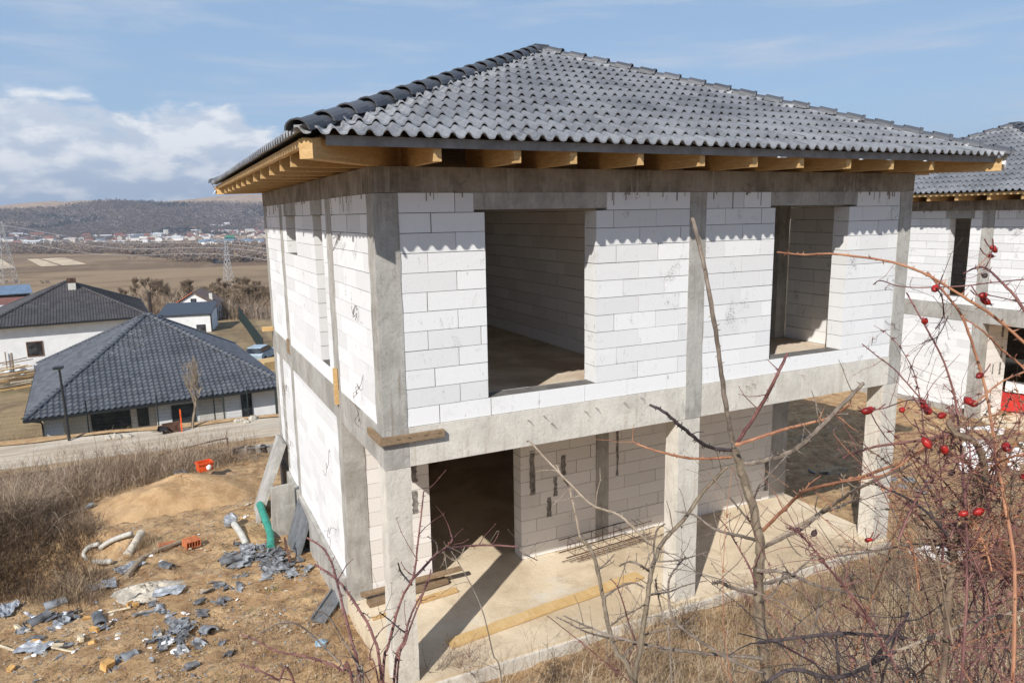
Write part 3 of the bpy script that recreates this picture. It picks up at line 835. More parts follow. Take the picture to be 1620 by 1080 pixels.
# ------------------------------------------------------------------ other houses
def hip_house(root, w, l, ov, z0, ze, za, tile, per, gauge, amp, ridge=0.0, seed=0):
    """square hip roof; local frame centred, front facade at y=-l/2"""
    hw, hl = w/2, l/2
    for i in range(4):
        horiz = i % 2 == 0; half = hw if horiz else hl; run = hl if horiz else hw
        rot = [(1, 0, 0, 1), (0, 1, -1, 0), (-1, 0, 0, -1), (0, -1, 1, 0)][i]
        def xf(s, q, z, i=i, run=run):
            if i == 0: return (s, -hl+q, z)
            if i == 1: return (-hw+q, -s, z)
            if i == 2: return (-s, hl-q, z)
            return (hw-q, s, z)
        m = MB(); tile_plane(m, half, 0, ze, run, (za-ze)/run, per, gauge, amp, amp*1.5, xf, seed+i, 6, False); m.build('roof_tiles', tile, root)
    for sx_, sy_ in ((-1, -1), (1, -1), (1, 1), (-1, 1)):
        m = MB(); hip_caps(m, (sx_*hw, sy_*hl, ze+.06), (0, 0, za+.06), .14, .36, seed+7, 6); m.build('hip_cap', tile, root)
    m = MB()
    for k, (a, b) in enumerate((((-hw, -hl), (hw, -hl)), ((hw, -hl), (hw, hl)), ((hw, hl), (-hw, hl)), ((-hw, hl), (-hw, -hl)))):
        m.beam((*a, ze-.07), (*b, ze-.07), .13, .13)
    m.build('gutter', 'dark_metal', root)
    m = MB(); e = .05; m.box(-hw+e, hw-e, -hl+e, hl-e, ze-.17, ze-.14); m.build('soffit', 'cream_paint', root)
def window(root, x0, x1, z0, z1, y, frame='window_frame_dark', dirx=None, mull=1, depth=.10, name='window'):
    """window in a facade at y facing -y"""
    fr = MB(); t_ = .06
    fr.box(x0, x1, y-.03, y+depth, z1-t_, z1); fr.box(x0, x1, y-.03, y+depth, z0, z0+t_); fr.box(x0, x0+t_, y-.03, y+depth, z0+t_, z1-t_); fr.box(x1-t_, x1, y-.03, y+depth, z0+t_, z1-t_)
    for k in range(1, mull):
        xm = x0+(x1-x0)*k/mull; fr.box(xm-.04, xm+.04, y-.028, y+depth, z0+t_, z1-t_)
    o = fr.build(name, frame, root)
    g = MB(); g.box(x0+t_, x1-t_, y-.008, y+.05, z0+t_, z1-t_); g.build('pane', 'glass', o)
    return o
# --- A: bungalow across the road
A = empty('bungalow', (-3.0, 47.55, 0), R(5))
tag(A, 'white bungalow beyond the gravel road under a broad slate grey tiled roof', 'house')
ZE_A, ZG_A = -8.25, -11.0
hip_house(A, 14.0, 18.2, .8, ZG_A, ZE_A, -4.12, 'slate_tile', .30, .345, .035, seed=100)
m = MB()
m.box(-6.2, -5.3, -8.3, 8.3, ZG_A-.4, ZE_A-.18); m.box(-5.3, -.62, -6.9, 8.3, ZG_A-.4, ZE_A-.18); m.box(-.62, 6.2, -8.3, 8.3, ZG_A-.4, ZE_A-.18)
m.build('wall', 'white_paint', A)
window(A, -3.95, -1.9, ZG_A+.1, ZE_A-.35, -6.93, mull=2, name='sliding_door')
window(A, -1.55, -.95, ZG_A+.95, ZE_A-.45, -6.93)
window(A, .2, 1.5, ZG_A+1.0, ZE_A-.45, -8.33)
window(A, 4.15, 4.8, ZG_A+.25, ZE_A-.30, -8.33, name='glazed_door')
m = MB(); m.tube([(-6.75, -8.95, ZE_A-.12), (-6.3, -8.5, ZE_A-.35), (-6.25, -8.36, ZE_A-.5), (-6.25, -8.36, ZG_A)], .05, 6); m.build('downpipe', 'dark_metal', A)
m = MB(); m.box(1.7, 3.2, -8.32, -8.301, ZG_A-.3, ZE_A-.2); m.build('wall_panel', 'cream_paint', A)
# --- B: brown roofed house behind
B = empty('villa', (-10.3, 76.2, 0), R(4))
tag(B, 'white house with brown grey roof, brick chimney and wooden window frames behind the bungalow', 'house')
ZE_B, ZG_B = -6.75, -10.9
hip_house(B, 13.4, 16.0, .7, ZG_B, ZE_B, -3.65, 'brown_tile', .24, .32, .028, seed=140)
m = MB(); m.box(-6.0, 6.0, -7.3, 7.3, ZG_B-.5, ZE_B-.18); m.build('wall', 'white_paint', B)
window(B, -3.45, -2.2, ZG_B+1.25, ZG_B+2.6, -7.33, 'window_frame_wood')
window(B, 2.2, 3.45, ZG_B+1.45, ZG_B+2.75, -7.33, 'window_frame_wood')
ch = MB(); ch.box(.1, .75, -1.9, -1.3, -5.2, -3.65); cho = ch.build('chimney', 'cream_paint', B)
ch = MB(); ch.box(.05, .8, -1.95, -1.25, -3.648, -3.25); ch.build('chimney_top', 'rust', cho)
ch = MB(); ch.box(.05, .8, -1.95, -1.25, -5.0, -4.55); ch.build('flashing', 'dark_metal', cho)
for k in range(14):
    m = MB(); y = -6.6+k*1.05; xx = 6.7; top = max(0., 1-abs(y)/8.0)
    m.beam((6.6, y, ZE_B+.12), (6.7-6.6*top, y*(1) , ZE_B+.12+3.05*top), .05, .07); m.build('roof_seam', 'dark_metal', B)
# --- C: flat roofed annex, D: gabled house
Cc = empty('annex', (0.55, 87.5, 0), R(-10)); tag(Cc, 'low white building with a dark flat sheet roof right behind the bungalow roof', 'house')
m = MB(); m.box(-2.85, 2.75, -2.0, 5.0, -12.5, -8.93); m.build('wall', 'white_paint', Cc)
m = MB(); m.obox((-.05, 1.5, -8.55), (3.0, 0, 0), (0, 3.7, .33), (0, 0, .06)); m.build('roof', 'seam_metal', Cc)
m = MB(); m.box(2.76, 2.9, -2.1, -1.9, -12.5, -8.95); m.build('downpipe', 'dark_metal', Cc)
window(Cc, 1.15, 2.15, -11.6, -10.1, -2.03)
D = empty('gabled_house', (1.55, 97.5, 0), R(-14)); tag(D, 'small white gabled house with an orange roof among bare trees', 'house')
m = MB(); m.box(-2.3, 2.6, 0, 6, -12.6, -9.1); m.quad((-2.3, 0, -9.1), (2.6, 0, -9.1), (0.15, 0, -7.55), (0.15, 0, -7.55)); m.build('wall', 'white_paint', D)
m = MB(); m.obox((-1.32, 2.8, -8.25), (1.5, 0, .93), (0, 3.1, 0), (-.03, 0, .05)); m.build('roof', 'roof_orange', D)
m = MB(); m.obox((1.62, 2.8, -8.25), (1.5, 0, -.93), (0, 3.1, 0), (.03, 0, .05)); m.build('roof', 'roof_brown', D)
m = MB(); m.box(1.9, 2.3, 1.2, 1.6, -8.9, -7.7); m.build('chimney', 'cream_paint', D)
window(D, -.2, .5, -8.8, -8.2, -.03)
# --- small sheds at the left edge
def shed(px, D_, wd, dp, hh, wall, roof, label, rz=0, pitch=.15):
    p = atD(px[0], px[1], D_); g = zs(p.x, p.y)
    s = empty('shed', (p.x, p.y, g), rz); tag(s, label, 'shed')
    m = MB(); m.box(-wd/2, wd/2, -dp/2, dp/2, -.5, p.z-g); m.build('wall', wall, s)
    m = MB(); m.obox((0, 0, p.z-g+.12+pitch*dp*.28), (wd/2+.3, 0, 0), (0, dp/2+.3, pitch*dp*.5), (0, 0, .06)); m.build('roof', roof, s); return s
shed((4, 463), 98, 6.0, 5, 3, 'dark_wood', 'roof_blue', 'weathered wooden shed with grey lean-to roof at the left edge', R(10))
shed((45, 481), 92, 5.6, 5, 3, 'cream_paint', 'roof_red', 'shed with a red roof beside the brown roofed house', R(5))
shed((22, 489), 88, 6.0, 4, 3, 'yellow', 'roof_white', 'yellow shed under a white sheet roof left of the brown roofed house', R(5), .06)

# ------------------------------------------------------------------ road side
p = G(110, 697)
L = empty('street_lamp', p); tag(L, 'dark slim street lamp with flat head at the far side of the road', 'street lamp')
m = MB(); m.tube([(0, 0, -.3), (-.02, 0, 1.9), (-.05, 0, 3.75)], [.075, .062, .05], 8); m.build('pole', 'dark_metal', L)
m = MB(); m.obox((-.05, -.25, 3.78), (.20, 0, 0), (0, .33, -.02), (0, 0, .055)); h_ = m.build('lamp_head', 'dark_metal', L)
m = MB(); m.obox((-.05, -.27, 3.715), (.15, 0, 0), (0, .24, -.015), (0, 0, .012)); m.build('lamp_glass', 'lamp_glass', h_)
# fence of mesh panels along the far road edge
def mesh_fence(pts, h, label, mat='fence_green', post_h=None, step=.06, wires=9, posts=None):
    f = empty('mesh_fence', pts[0]); tag(f, label, 'fence'); o = Vector(pts[0])
    mm = MB()
    for a, b in zip(pts[:-1], pts[1:]):
        a, b = Vector(a)-o, Vector(b)-o; n = int((b-a).length/step)
        for k in range(n+1):
            q = a.lerp(b, k/n); mm.beam(q, q+Vector((0, 0, h)), .005, .005) if False else mm.tube([q, q+Vector((0, 0, h))], .0035, 3, False)
        for k in range(wires): z = h*k/(wires-1); mm.tube([a+Vector((0, 0, z)), b+Vector((0, 0, z))], .004, 3, False)
    mm.build('wire_panel', mat, f)
    for q in (posts or pts):
        m = MB(); q = Vector(q)-o; m.tube([q+Vector((0, 0, -.4)), q+Vector((0, 0, (post_h or h)+.05))], .035, 6); m.build('post', mat, f)
    return f
fp = []
for u in (-30, 17, 137, 252, 351, 440, 520):
    x = G(u, 700).x; y = 31.2-.12*(x+3)+3.1; fp.append((x, y, zs(x, y)))
mesh_fence(fp, 1.55, 'dark wire mesh fence with slim posts along the front of the bungalow', post_h=1.75)
# lower fence by the annex and the drive
a, b = G(378, 505), G(418, 566)
mesh_fence([(a.x, a.y, a.z), ((a.x+b.x)/2, (a.y+b.y)/2, (a.z+b.z)/2), (b.x, b.y, b.z)], 1.9, 'dark green fence running downhill beside the annex yard', step=.03)
a, b, c = G(345, 506), G(378, 503), G(440, 510)
mesh_fence([tuple(a), tuple(b), tuple(c)], 1.9, 'grey mesh fence across the yard below the bare trees', 'fence_grey', step=.12)
fq = []
for u, v in ((-5, 588), (60, 583), (150, 572)):
    q = G(u, v); fq.append(tuple(q))
mesh_fence(fq, 1.1, 'low wire fence in front of the white villa wall', 'fence_grey', step=.2)
for i, (u, v, lab) in enumerate(((12, 590, 'pale wooden post left of the villa window'), (22, 592, 'thick pale wooden post in front of the villa'), (56, 584, 'slim pale post right of the villa window'))):
    q = G(u, v); m = MB(); m.tube([(0, 0, -.3), (0.02, 0, 1.9)], .05 if i != 1 else .09, 6); tag(m.build('wooden_post', 'bark_pale'), lab, 'post').location = q
q = atD(237, 490, 66); m = MB(); g = zs(q.x, q.y); top = atD(238, 461, 66).z
m.tube([(0, 0, g-q.z-.3), (.05, 0, top-q.z)], .16, 7); o = m.build('utility_pole', 'dark_wood'); o.location = q; tag(o, 'dark stub of a wooden pole rising behind the bungalow ridge', 'pole')
# orange marker stake and clutter by the bungalow
q = G(288, 683); m = MB(); m.box(-.035, .035, -.025, .025, -.2, 1.2); o = m.build('marker_stake', 'orange_plastic'); o.location = q; tag(o, 'upright orange stake at the road edge before the bungalow', 'stake')
def rock_mesh(mb, r, rg, sq=.7):
    n0 = len(mb.v); nu, nv = 7, 5
    for j in range(nv):
        th = math.pi*(j+.5)/nv
        for i in range(nu):
            ph = 2*math.pi*i/nu; k = r*rg.uniform(.72, 1.1); mb.v.append((k*math.sin(th)*math.cos(ph), k*math.sin(th)*math.sin(ph), k*sq*math.cos(th)))
    for j in range(nv-1):
        for i in range(nu): mb.face((n0+j*nu+i, n0+(j+1)*nu+i, n0+(j+1)*nu+(i+1) % nu, n0+j*nu+(i+1) % nu))
    mb.face(tuple(n0+i for i in range(nu))); mb.face(tuple(n0+(nv-1)*nu+i for i in reversed(range(nu))))
rg = random.Random(3)
for i, (u, v) in enumerate(((177, 692), (185, 693), (198, 691), (171, 695), (204, 692), (375, 668), (383, 667), (390, 669), (400, 664))):
    q = G(u, v); m = MB(); rock_mesh(m, rg.uniform(.18, .34), rg); o = m.build('rubble_stone', 'lime'); o.location = q+Vector((0, 0, .05)); tag(o, 'pale rubble stone in the heap at the road edge before the bungalow', 'stone', 'rubble stones along the far road edge')
q = G(258, 690); s = empty('wheelbarrow', q+Vector((0, .3, 0)), R(20)); s.scale = (.62,)*3; tag(s, 'dark metal wheelbarrow tipped beside the bungalow window', 'wheelbarrow')
m = MB(); m.quad((-.35, -.3, .35), (.35, -.3, .3), (.25, -.2, .7), (-.25, -.2, .75)); m.quad((-.35, .3, .35), (.35, .3, .3), (.35, -.3, .3), (-.35, -.3, .35)); m.quad((-.35, .3, .35), (.35, .3, .3), (.25, .2, .7), (-.25, .2, .75)); m.quad((.35, -.3, .3), (.35, .3, .3), (.25, .2, .7), (.25, -.2, .7)); m.build('tray', 'dark_metal', s)
m = MB(); m.tube([(.55, .0+.16*math.cos(t_), .18+.16*math.sin(t_)) for t_ in np.linspace(0, 6.28, 12)], .04, 5); m.build('wheel', 'tyre', s)
m = MB(); m.tube([(.55, 0, .18), (-.9, .25, .5)], .02, 5); m.build('handle', 'rust', s); m = MB(); m.tube([(.55, 0, .18), (-.9, -.25, .5)], .02, 5); m.build('handle', 'rust', s)
q = G(272, 688); m = MB(); m.obox((0, .4, .28), (.42, 0, .02), (0, .03, .02), (0, -.04, .28)); o = m.build('board_sheet', 'rust'); o.location = q; tag(o, 'rusty brown sheet leaning under the wide bungalow window', 'sheet')
# timber and board stack at the left, behind the bungalow roof
rg = random.Random(12)
for i in range(26):
    u = rg.uniform(-10, 52); v = rg.uniform(592, 622); q = G(u, v)
    m = MB(); m.ti = rg.random(); m.box(-1.4*rg.uniform(.6, 1.2), 1.4, -.09, .09, 0, .05); o = m.build('stacked_board', rg.choice(['offcut_pale', 'offcut', 'old_timber', 'fresh_timber']))
    o.location = q+Vector((0, 0, .1+.05*i)); o.rotation_euler = (rg.uniform(-.05, .05), rg.uniform(-.06, .06), rg.uniform(.25, .75)); tag(o, 'loose board in the timber heap left of the bungalow', 'board', 'boards in the timber heap')
for i in range(7):
    q = G(rg.uniform(-8, 40), rg.uniform(588, 598)); m = MB(); rock_mesh(m, rg.uniform(.2, .4), rg, .4); o = m.build('foil_scrap', 'foam_white'); o.location = q+Vector((0, 0, .2)); tag(o, 'white crumpled foil above the timber heap', 'foil', 'foil on the timber heap')
# car in the drive
q = G(411, 572); s = empty('parked_car', q+Vector((0.3, 0.8, .0)), R(62)); tag(s, 'pale blue parked car half hidden below the bungalow roof edge', 'car')
def prof(mb, pts, y0, y1):
    n = len(pts); k = len(mb.v)
    for y in (y0, y1): mb.v += [(x, y, z) for x, z in pts]
    for i in range(n): j = (i+1) % n; mb.face((k+i, k+j, k+n+j, k+n+i))
    mb.face(tuple(k+i for i in reversed(range(n)))); mb.face(tuple(k+n+i for i in range(n)))
m = MB(); prof(m, [(-2.1, .35), (2.1, .35), (2.15, .7), (1.9, .88), (1.0, .95), (-1.9, .98), (-2.15, .8)], -.85, .85); prof(m, [(-1.7, 1.40), (.1, 1.42), (.15, 1.46), (-1.6, 1.46)], -.64, .64); m.build('body', 'car_paint', s)
m = MB(); prof(m, [(-1.95, .97), (1.0, .94), (.15, 1.41), (-1.65, 1.39)], -.70, .70); m.build('window', 'glass', s)
for x in (-1.35, 1.35):
    for y in (-.82, .82):
        m = MB(); m.tube([(x, y-.1, .33), (x, y+.1, .33)], .33, 12); m.build('wheel', 'tyre', s)
q = G(432, 580); m = MB()
for k in range(6):
    for j in range(5): m.box(-1.4+rg.uniform(-.1, .1), 1.4+rg.uniform(-.1, .1), -.9+j*.37, -.9+j*.37+.32, k*.12, k*.12+.1)
o = m.build('timber_pile', 'yellow_plank'); o.location = q; o.rotation_euler = (0, 0, .4); tag(o, 'orange timber pile beside the parked car', 'timber pile')

# ------------------------------------------------------------------ things lying about the yard
# sand mound as its own heap on the ground
q = G(292, 800); mc = Vector((q.x, q.y, 0))
m = MB(); N = 46; K = 26
ringv = []
rg = random.Random(4)
for k in range(K+1):
    row = []
    for i in range(N):
        a = 2*math.pi*i/N; rr = k/K*(1+.10*math.sin(2*a+1)+.07*math.sin(5*a)); x = mc.x+rr*1.95*math.cos(a); y = mc.y+.55+rr*1.35*math.sin(a)
        e_ = min(1, k/K); h = .46*(.5+.5*math.cos(math.pi*e_))**.8*(1+.10*math.sin(3*a+4*rr)*e_)+.03*math.sin(x*7)*math.sin(y*6)*(1-e_)
        row.append((x, y, zs(x, y)-.10*e_**4+h+(1-e_**3)*(.05*math.sin(x*4.1+y*2)*math.sin(y*5.3)+rg.uniform(-.012, .012))))
    ringv.append(row)
for k in range(K):
    for i in range(N):
        j = (i+1) % N; m.quad(ringv[k][i], ringv[k+1][i], ringv[k+1][j], ringv[k][j])
tag(m.build('sand_mound', 'sand', smooth=True), 'low heap of yellow brown sand in the yard below the orange bin', 'sand heap')
q = G(229, 934); m = MB(); mc = q
ringv = []
for k in range(11):
    row = []
    for i in range(30):
        a = 2*math.pi*i/30; rr = k/10*(1+.12*math.sin(2*a)+.1*math.sin(5*a+1)); x = mc.x+rr*.62*math.cos(a); y = mc.y+rr*.42*math.sin(a)
        row.append((x, y, zs(x, y)+.13*max(0, 1-rr)**.8*(1+.3*rg.uniform(-1, 1))-.03))
    ringv.append(row)
for k in range(10):
    for i in range(30):
        j = (i+1) % 30; m.quad(ringv[k][i], ringv[k+1][i], ringv[k+1][j], ringv[k][j])
tag(m.build('mortar_heap', 'lime', smooth=True), 'flat grey heap of spilled lime mortar in the middle of the yard', 'mortar heap')

def shard_mesh(seed, tp):
    rg = random.Random(seed); m = MB(); n = 7
    L = rg.uniform(.10, .20); wd = rg.uniform(.12, .22); cut0 = [rg.uniform(-.05, .05) for _ in range(n+1)]; cut1 = [rg.uniform(-.06, .06) for _ in range(n+1)]
    if tp == 1: L = .21; wd = .30
    T = []; B_ = []
    for k in range(n+1):
        x = -wd/2+wd*k/n; z = .022*math.cos(2*math.pi*x/.15+seed)
        T.append(((x, -L/2+cut0[k], z+.016), (x, L/2+cut1[k], z+.016))); B_.append(((x, -L/2+cut0[k], z), (x, L/2+cut1[k], z)))
    for k in range(n):
        m.quad(T[k][0], T[k+1][0], T[k+1][1], T[k][1]); m.quad(B_[k+1][0], B_[k][0], B_[k][1], B_[k+1][1])
        m.quad(B_[k][0], B_[k+1][0], T[k+1][0], T[k][0]); m.quad(T[k][1], T[k+1][1], B_[k+1][1], B_[k][1])
    m.quad(B_[0][1], B_[0][0], T[0][0], T[0][1]); m.quad(T[n][1], T[n][0], B_[n][0], B_[n][1]); return m
shards = []
for i in range(9):
    o = shard_mesh(i*3+1, 1 if i % 4 == 0 else 0).build('tile_shard', 'shard_grey' if i % 3 else 'shard_dark'); shards.append(o); C.objects.unlink(o)
rg = random.Random(21)
def scatter(cu, cv, su, sv, n, label, group, protos=shards, lift=.012, tilt=.22, smin=.45, smax=.95, stack=0., cat='roof tile', name='tile_shard', shape='g'):
    for i in range(n):
        u = cu+(rg.gauss(0, su) if shape == 'g' else rg.uniform(-su, su)); v = cv+(rg.gauss(0, sv) if shape == 'g' else rg.uniform(-sv, sv))
        q = G(u, v); o = rg.choice(protos).copy(); C.objects.link(o); o.name = name
        d = math.hypot((u-cu)/max(su, 1), (v-cv)/max(sv, 1)); h = stack*max(0, 1-d/1.8)*rg.random()
        o.location = q+Vector((0, 0, lift+h)); o.rotation_euler = (rg.gauss(0, tilt), rg.gauss(0, tilt), rg.uniform(0, 6.28)); k = rg.uniform(smin, smax); o.scale = (k, k, k)
        tag(o, label, cat, group)
scatter(412, 886, 34, 11, 74, 'broken grey roof tile in the big heap beside the house wall', 'broken roof tiles heaped by the wall', stack=.10, tilt=.3)
scatter(455, 900, 16, 12, 14, 'broken grey roof tile at the wall end of the big tile heap', 'broken roof tiles heaped by the wall', stack=.08)
scatter(300, 1000, 24, 14, 26, 'broken grey roof tile in the small scatter at the bottom of the yard', 'broken roof tiles in the lower scatter', stack=.05)
scatter(345, 935, 22, 9, 9, 'grey tile shard between the mortar heap and the big tile heap', 'tile shards by the mortar heap')
scatter(235, 1035, 90, 18, 14, 'grey tile shard lying singly in the nearest soil of the yard', 'tile shards in the nearest soil')
scatter(120, 985, 70, 30, 22, 'grey tile shard strewn on the soil at the lower left', 'tile shards at the lower left')
scatter(225, 955, 60, 14, 9, 'grey tile shard just below the mortar heap', 'tile shards below the mortar heap')
scatter(1440, 780, 40, 25, 10, 'dark tile shard on the soil right of the porch', 'tile shards right of the porch', shape='u')
scatter(1300, 720, 45, 45, 8, 'pale blue or grey shard in the shaded soil behind the porch', 'scraps in the shaded soil behind the porch', shape='u')
# big single tiles
def one(name, mb, mat, px, label, cat, rot=(0, 0, 0), lift=0., parent=None, smooth=False, group=None):
    q = G(*px); o = mb.build(name, mat, smooth=smooth); o.location = q+Vector((0, 0, lift)); o.rotation_euler = rot; return tag(o, label, cat, group)
def ridge_tile(L=.40, r=.12, n=8):
    L *= .72; r *= .72
    m = MB(); T = []
    for y in (-L/2, L/2):
        rr = r if y < 0 else r*.85
        T.append([[(math.cos(math.pi*k/n)*q, y, math.sin(math.pi*k/n)*q*.8) for k in range(n+1)] for q in (rr, rr-.015)])
    for k in range(n):
        m.quad(T[0][0][k], T[0][0][k+1], T[1][0][k+1], T[1][0][k]); m.quad(T[0][1][k+1], T[0][1][k], T[1][1][k], T[1][1][k+1])
        m.quad(T[0][0][k+1], T[0][0][k], T[0][1][k], T[0][1][k+1]); m.quad(T[1][0][k], T[1][0][k+1], T[1][1][k+1], T[1][1][k])
    return m
one('ridge_tile', ridge_tile(), 'shard_dark', (62, 983), 'dark curved ridge tile lying in front of the brush hollow', 'roof tile', (.1, .2, -.9), .03)
one('ridge_tile', ridge_tile(), 'shard_dark', (157, 983), 'dark curved tile lying among yellow offcuts at the lower left', 'roof tile', (.15, .25, .3), .03)
one('ridge_tile', ridge_tile(), 'shard_grey', (88, 958), 'grey ridge tile lying along the lip of the brush hollow', 'roof tile', (.0, .1, -1.25), .03)
one('ridge_tile', ridge_tile(.5), 'shard_dark', (365, 893), 'long dark ridge tile on the left end of the big tile heap', 'roof tile', (.0, .1, -1.3), .08)
one('ridge_tile', ridge_tile(.42), 'shard_dark', (478, 870), 'dark ridge tile leaning on the wall foot above the tile heap', 'roof tile', (.4, .1, -.7), .12)
one('ridge_tile', ridge_tile(.40), 'shard_grey', (330, 1003), 'light grey ridge tile at the right end of the lower tile scatter', 'roof tile', (-.3, .1, .35), .05)
one('ridge_tile', ridge_tile(.3), 'shard_dark', (263, 898), 'stub of dark ridge tile lying behind the mortar heap', 'roof tile', (.2, .1, .9), .03)
one('ridge_tile', ridge_tile(.26), 'shard_grey', (205, 1042), 'half grey ridge tile in the nearest soil of the yard', 'roof tile', (.0, .1, -1.1), .03)
m = MB(); m.box(-.10, .10, -.34, .34, -.012, .012)
for s_ in (-1, 1): m.box(s_*.10-.012, s_*.10+.012, -.34, .34, .0125, .04)
one('concrete_gutter', m, 'grey_metal', (520, 966), 'pale grey channel piece lying at the wall foot behind the red stems', 'channel', (.1, .15, -.62), .07)
# offcuts
offs = []
for i in range(5):
    r_ = random.Random(i+50); m = MB(); a, b_, c_ = r_.uniform(.05, .11), r_.uniform(.04, .08), r_.uniform(.03, .06)
    if i == 3: a, b_, c_ = .26, .025, .012
    k = r_.uniform(.3, .9); m.v += [(-a, -b_, -c_), (a, -b_*k, -c_), (a, b_, -c_), (-a, b_*k, -c_), (-a, -b_, c_), (a*.9, -b_*k, c_), (a, b_, c_*.8), (-a, b_*k, c_)]
    for f in ((0, 3, 2, 1), (4, 5, 6, 7), (0, 1, 5, 4), (1, 2, 6, 5), (2, 3, 7, 6), (3, 0, 4, 7)): m.face(f)
    o = m.build('timber_offcut', 'offcut' if i < 3 else 'offcut_pale'); C.objects.unlink(o); offs.append(o)
for u, v, k in ((56, 1018, 0), (72, 1022, 1), (150, 998, 2), (100, 1030, 3), (12, 1028, 3), (18, 1060, 1), (188, 967, 3), (206, 957, 0), (147, 1018, 1), (28, 995, 4), (128, 1012, 4), (215, 958, 1), (92, 1024, 4), (140, 981, 2)):
    q = G(u, v); o = offs[k].copy(); C.objects.link(o); o.scale = (.62, .62, .62); o.location = q+Vector((0, 0, .03)); o.rotation_euler = (rg.uniform(-.3, .3), rg.uniform(-.3, .3), rg.uniform(0, 6.28)); tag(o, 'small yellow timber offcut strewn on the soil at the lower left', 'offcut', 'timber offcuts in the yard')
m = MB(); m.box(-.06, .06, -.055, .055, -.05, .05); q = G(171, 1058); o = m.build('timber_block', 'offcut'); o.location = q+Vector((0, 0, .06)); o.rotation_euler = (.2, .1, .7); tag(o, 'bright yellow timber cube near the bottom of the yard', 'offcut')
# white scraps
whites = []
for i in range(4):
    m = MB(); r_ = random.Random(i+90); rock_mesh(m, .045+.012*i, r_, .3); o = m.build('plaster_scrap', 'foam_white' if i % 2 else 'lime'); C.objects.unlink(o); whites.append(o)
scatter(170, 1000, 130, 45, 34, 'small pale scrap of plaster on the brown yard soil', 'plaster scraps in the yard', whites, .015, .3, .35, .9, cat='scrap', name='plaster_scrap', shape='u')
scatter(300, 830, 120, 60, 34, 'small pale scrap on the soil in the upper yard', 'plaster scraps in the upper yard', whites, .015, .3, .3, .8, cat='scrap', name='plaster_scrap', shape='u')
scatter(420, 960, 70, 60, 26, 'small pale stone on the soil near the house wall', 'pale stones by the house wall', whites, .01, .3, .25, .6, cat='stone', name='plaster_scrap', shape='u')
for u, v, lab in ((10, 968, 'dull grey plastic sheet crumpled at the left picture edge'), (55, 1028, 'pale grey scrap pile among the offcuts'), (160, 930, 'grey sheet scrap beside the mortar heap'), (268, 938, 'pale strip of sheet along the right of the mortar heap'), (205, 900, 'grey foil caught inside the white hose loop'), (285, 750, 'grey film caught in the brush left of the orange bin')):
    m = MB(); n = 7; r_ = random.Random(u); hh = [[r_.uniform(0, .12) for _ in range(n+1)] for _ in range(n+1)]
    for i in range(n):
        for j in range(n):
            def P_(a, b_): return ((a/n-.5)*.42, (b_/n-.5)*.26, hh[a][b_]*.5)
            m.quad(P_(i, j), P_(i+1, j), P_(i+1, j+1), P_(i, j+1))
    one('plastic_sheet', m, 'film', (u, v), lab, 'sheet', (0, 0, rg.uniform(0, 3)), .02)
# orange bin, brick, pipes, hose
q = Vector((-1.42, 10.15, 0)); q.z = zs(q.x, q.y)+.22; s = empty('orange_bin', q, R(15)); tag(s, 'bright orange plastic bin at the back of the sand heap', 'bin')
m = MB(); m.box(-.15, .15, -.11, .11, 0, .012)
for a in ((-.15, -.14, -.11, .11), (.14, .15, -.11, .11), (-.139, .139, -.11, -.1), (-.139, .139, .1, .11)): m.box(*a, .012, .19)
m.build('body', 'orange_plastic', s)
m = MB(); m.box(-.17, .17, -.13, -.112, .16, .2); m.box(-.17, .17, .112, .13, .16, .2); m.box(-.17, -.152, -.111, .111, .16, .2); m.box(.152, .17, -.111, .111, .16, .2); m.build('rim', 'orange_plastic', s)
m = MB(); rock_mesh(m, .07, random.Random(2), .9); x = m.build('waste_bag', 'foam_white', s); x.location = (.06, -.12, .08)
q = G(303, 864); m = MB()
m.box(-.125, .125, -.10, .10, 0, .012); m.box(-.125, .125, -.10, .10, .108, .12)
for k in range(6): m.box(-.125+.0475*k, -.125+.0475*k+.0125, -.10, .10, .0125, .1075)
m.box(-.12, .12, -.006, .006, .0125, .1075)
o = m.build('hollow_brick', 'clay_brick'); o.location = q+Vector((0, 0, .02)); o.rotation_euler = (.1, .05, .35); tag(o, 'orange hollow clay brick standing in the middle of the yard', 'brick')
q = G(264, 864); m = MB(); m.box(-.14, .14, -.06, .06, 0, .05); o = m.build('broken_brick', 'clay_brick'); o.location = q+Vector((0, 0, .01)); o.rotation_euler = (.1, .15, .3); tag(o, 'flat piece of broken orange brick left of the hollow brick', 'brick')
def pipe(name, pxs, r, mat, label, lift, cat='pipe', ribs=0):
    pts = [G(u, v)+Vector((0, 0, l)) for (u, v), l in zip(pxs, lift)]; o0 = pts[0].copy(); pts = spline([p-o0 for p in pts], 10)
    rad = [r*(1+(.10 if ribs and i % 2 else 0)) for i in range(len(pts))]
    m = MB(); m.tube(pts, rad, 10); o = m.build(name, mat, smooth=not ribs); o.location = o0; return tag(o, label, cat)
pipe('corrugated_pipe', [(413, 822), (421, 838), (428, 852), (429, 868)], .065, 'green_plastic', 'curved turquoise corrugated pipe standing in the soil by the wall', (.32, .22, .12, .03), ribs=1)
pipe('white_pipe', [(371, 838), (382, 850), (389, 861)], .06, 'pvc_white', 'short thick white pipe sticking out of the soil in mid yard', (.12, .07, .02))
q = G(366, 832); m = MB(); rock_mesh(m, .17, random.Random(8), .8); o = m.build('wrapped_bundle', 'film'); o.location = q+Vector((0, 0, .12)); tag(o, 'grey plastic wrapping at the top end of the white pipe', 'wrapping')
pipe('white_hose', [(175, 892), (152, 892), (134, 884), (140, 872), (158, 866)], .042, 'pvc_white', 'thick white hose bent in an open loop beside the brush', (.05, .05, .06, .08, .08), 'hose')
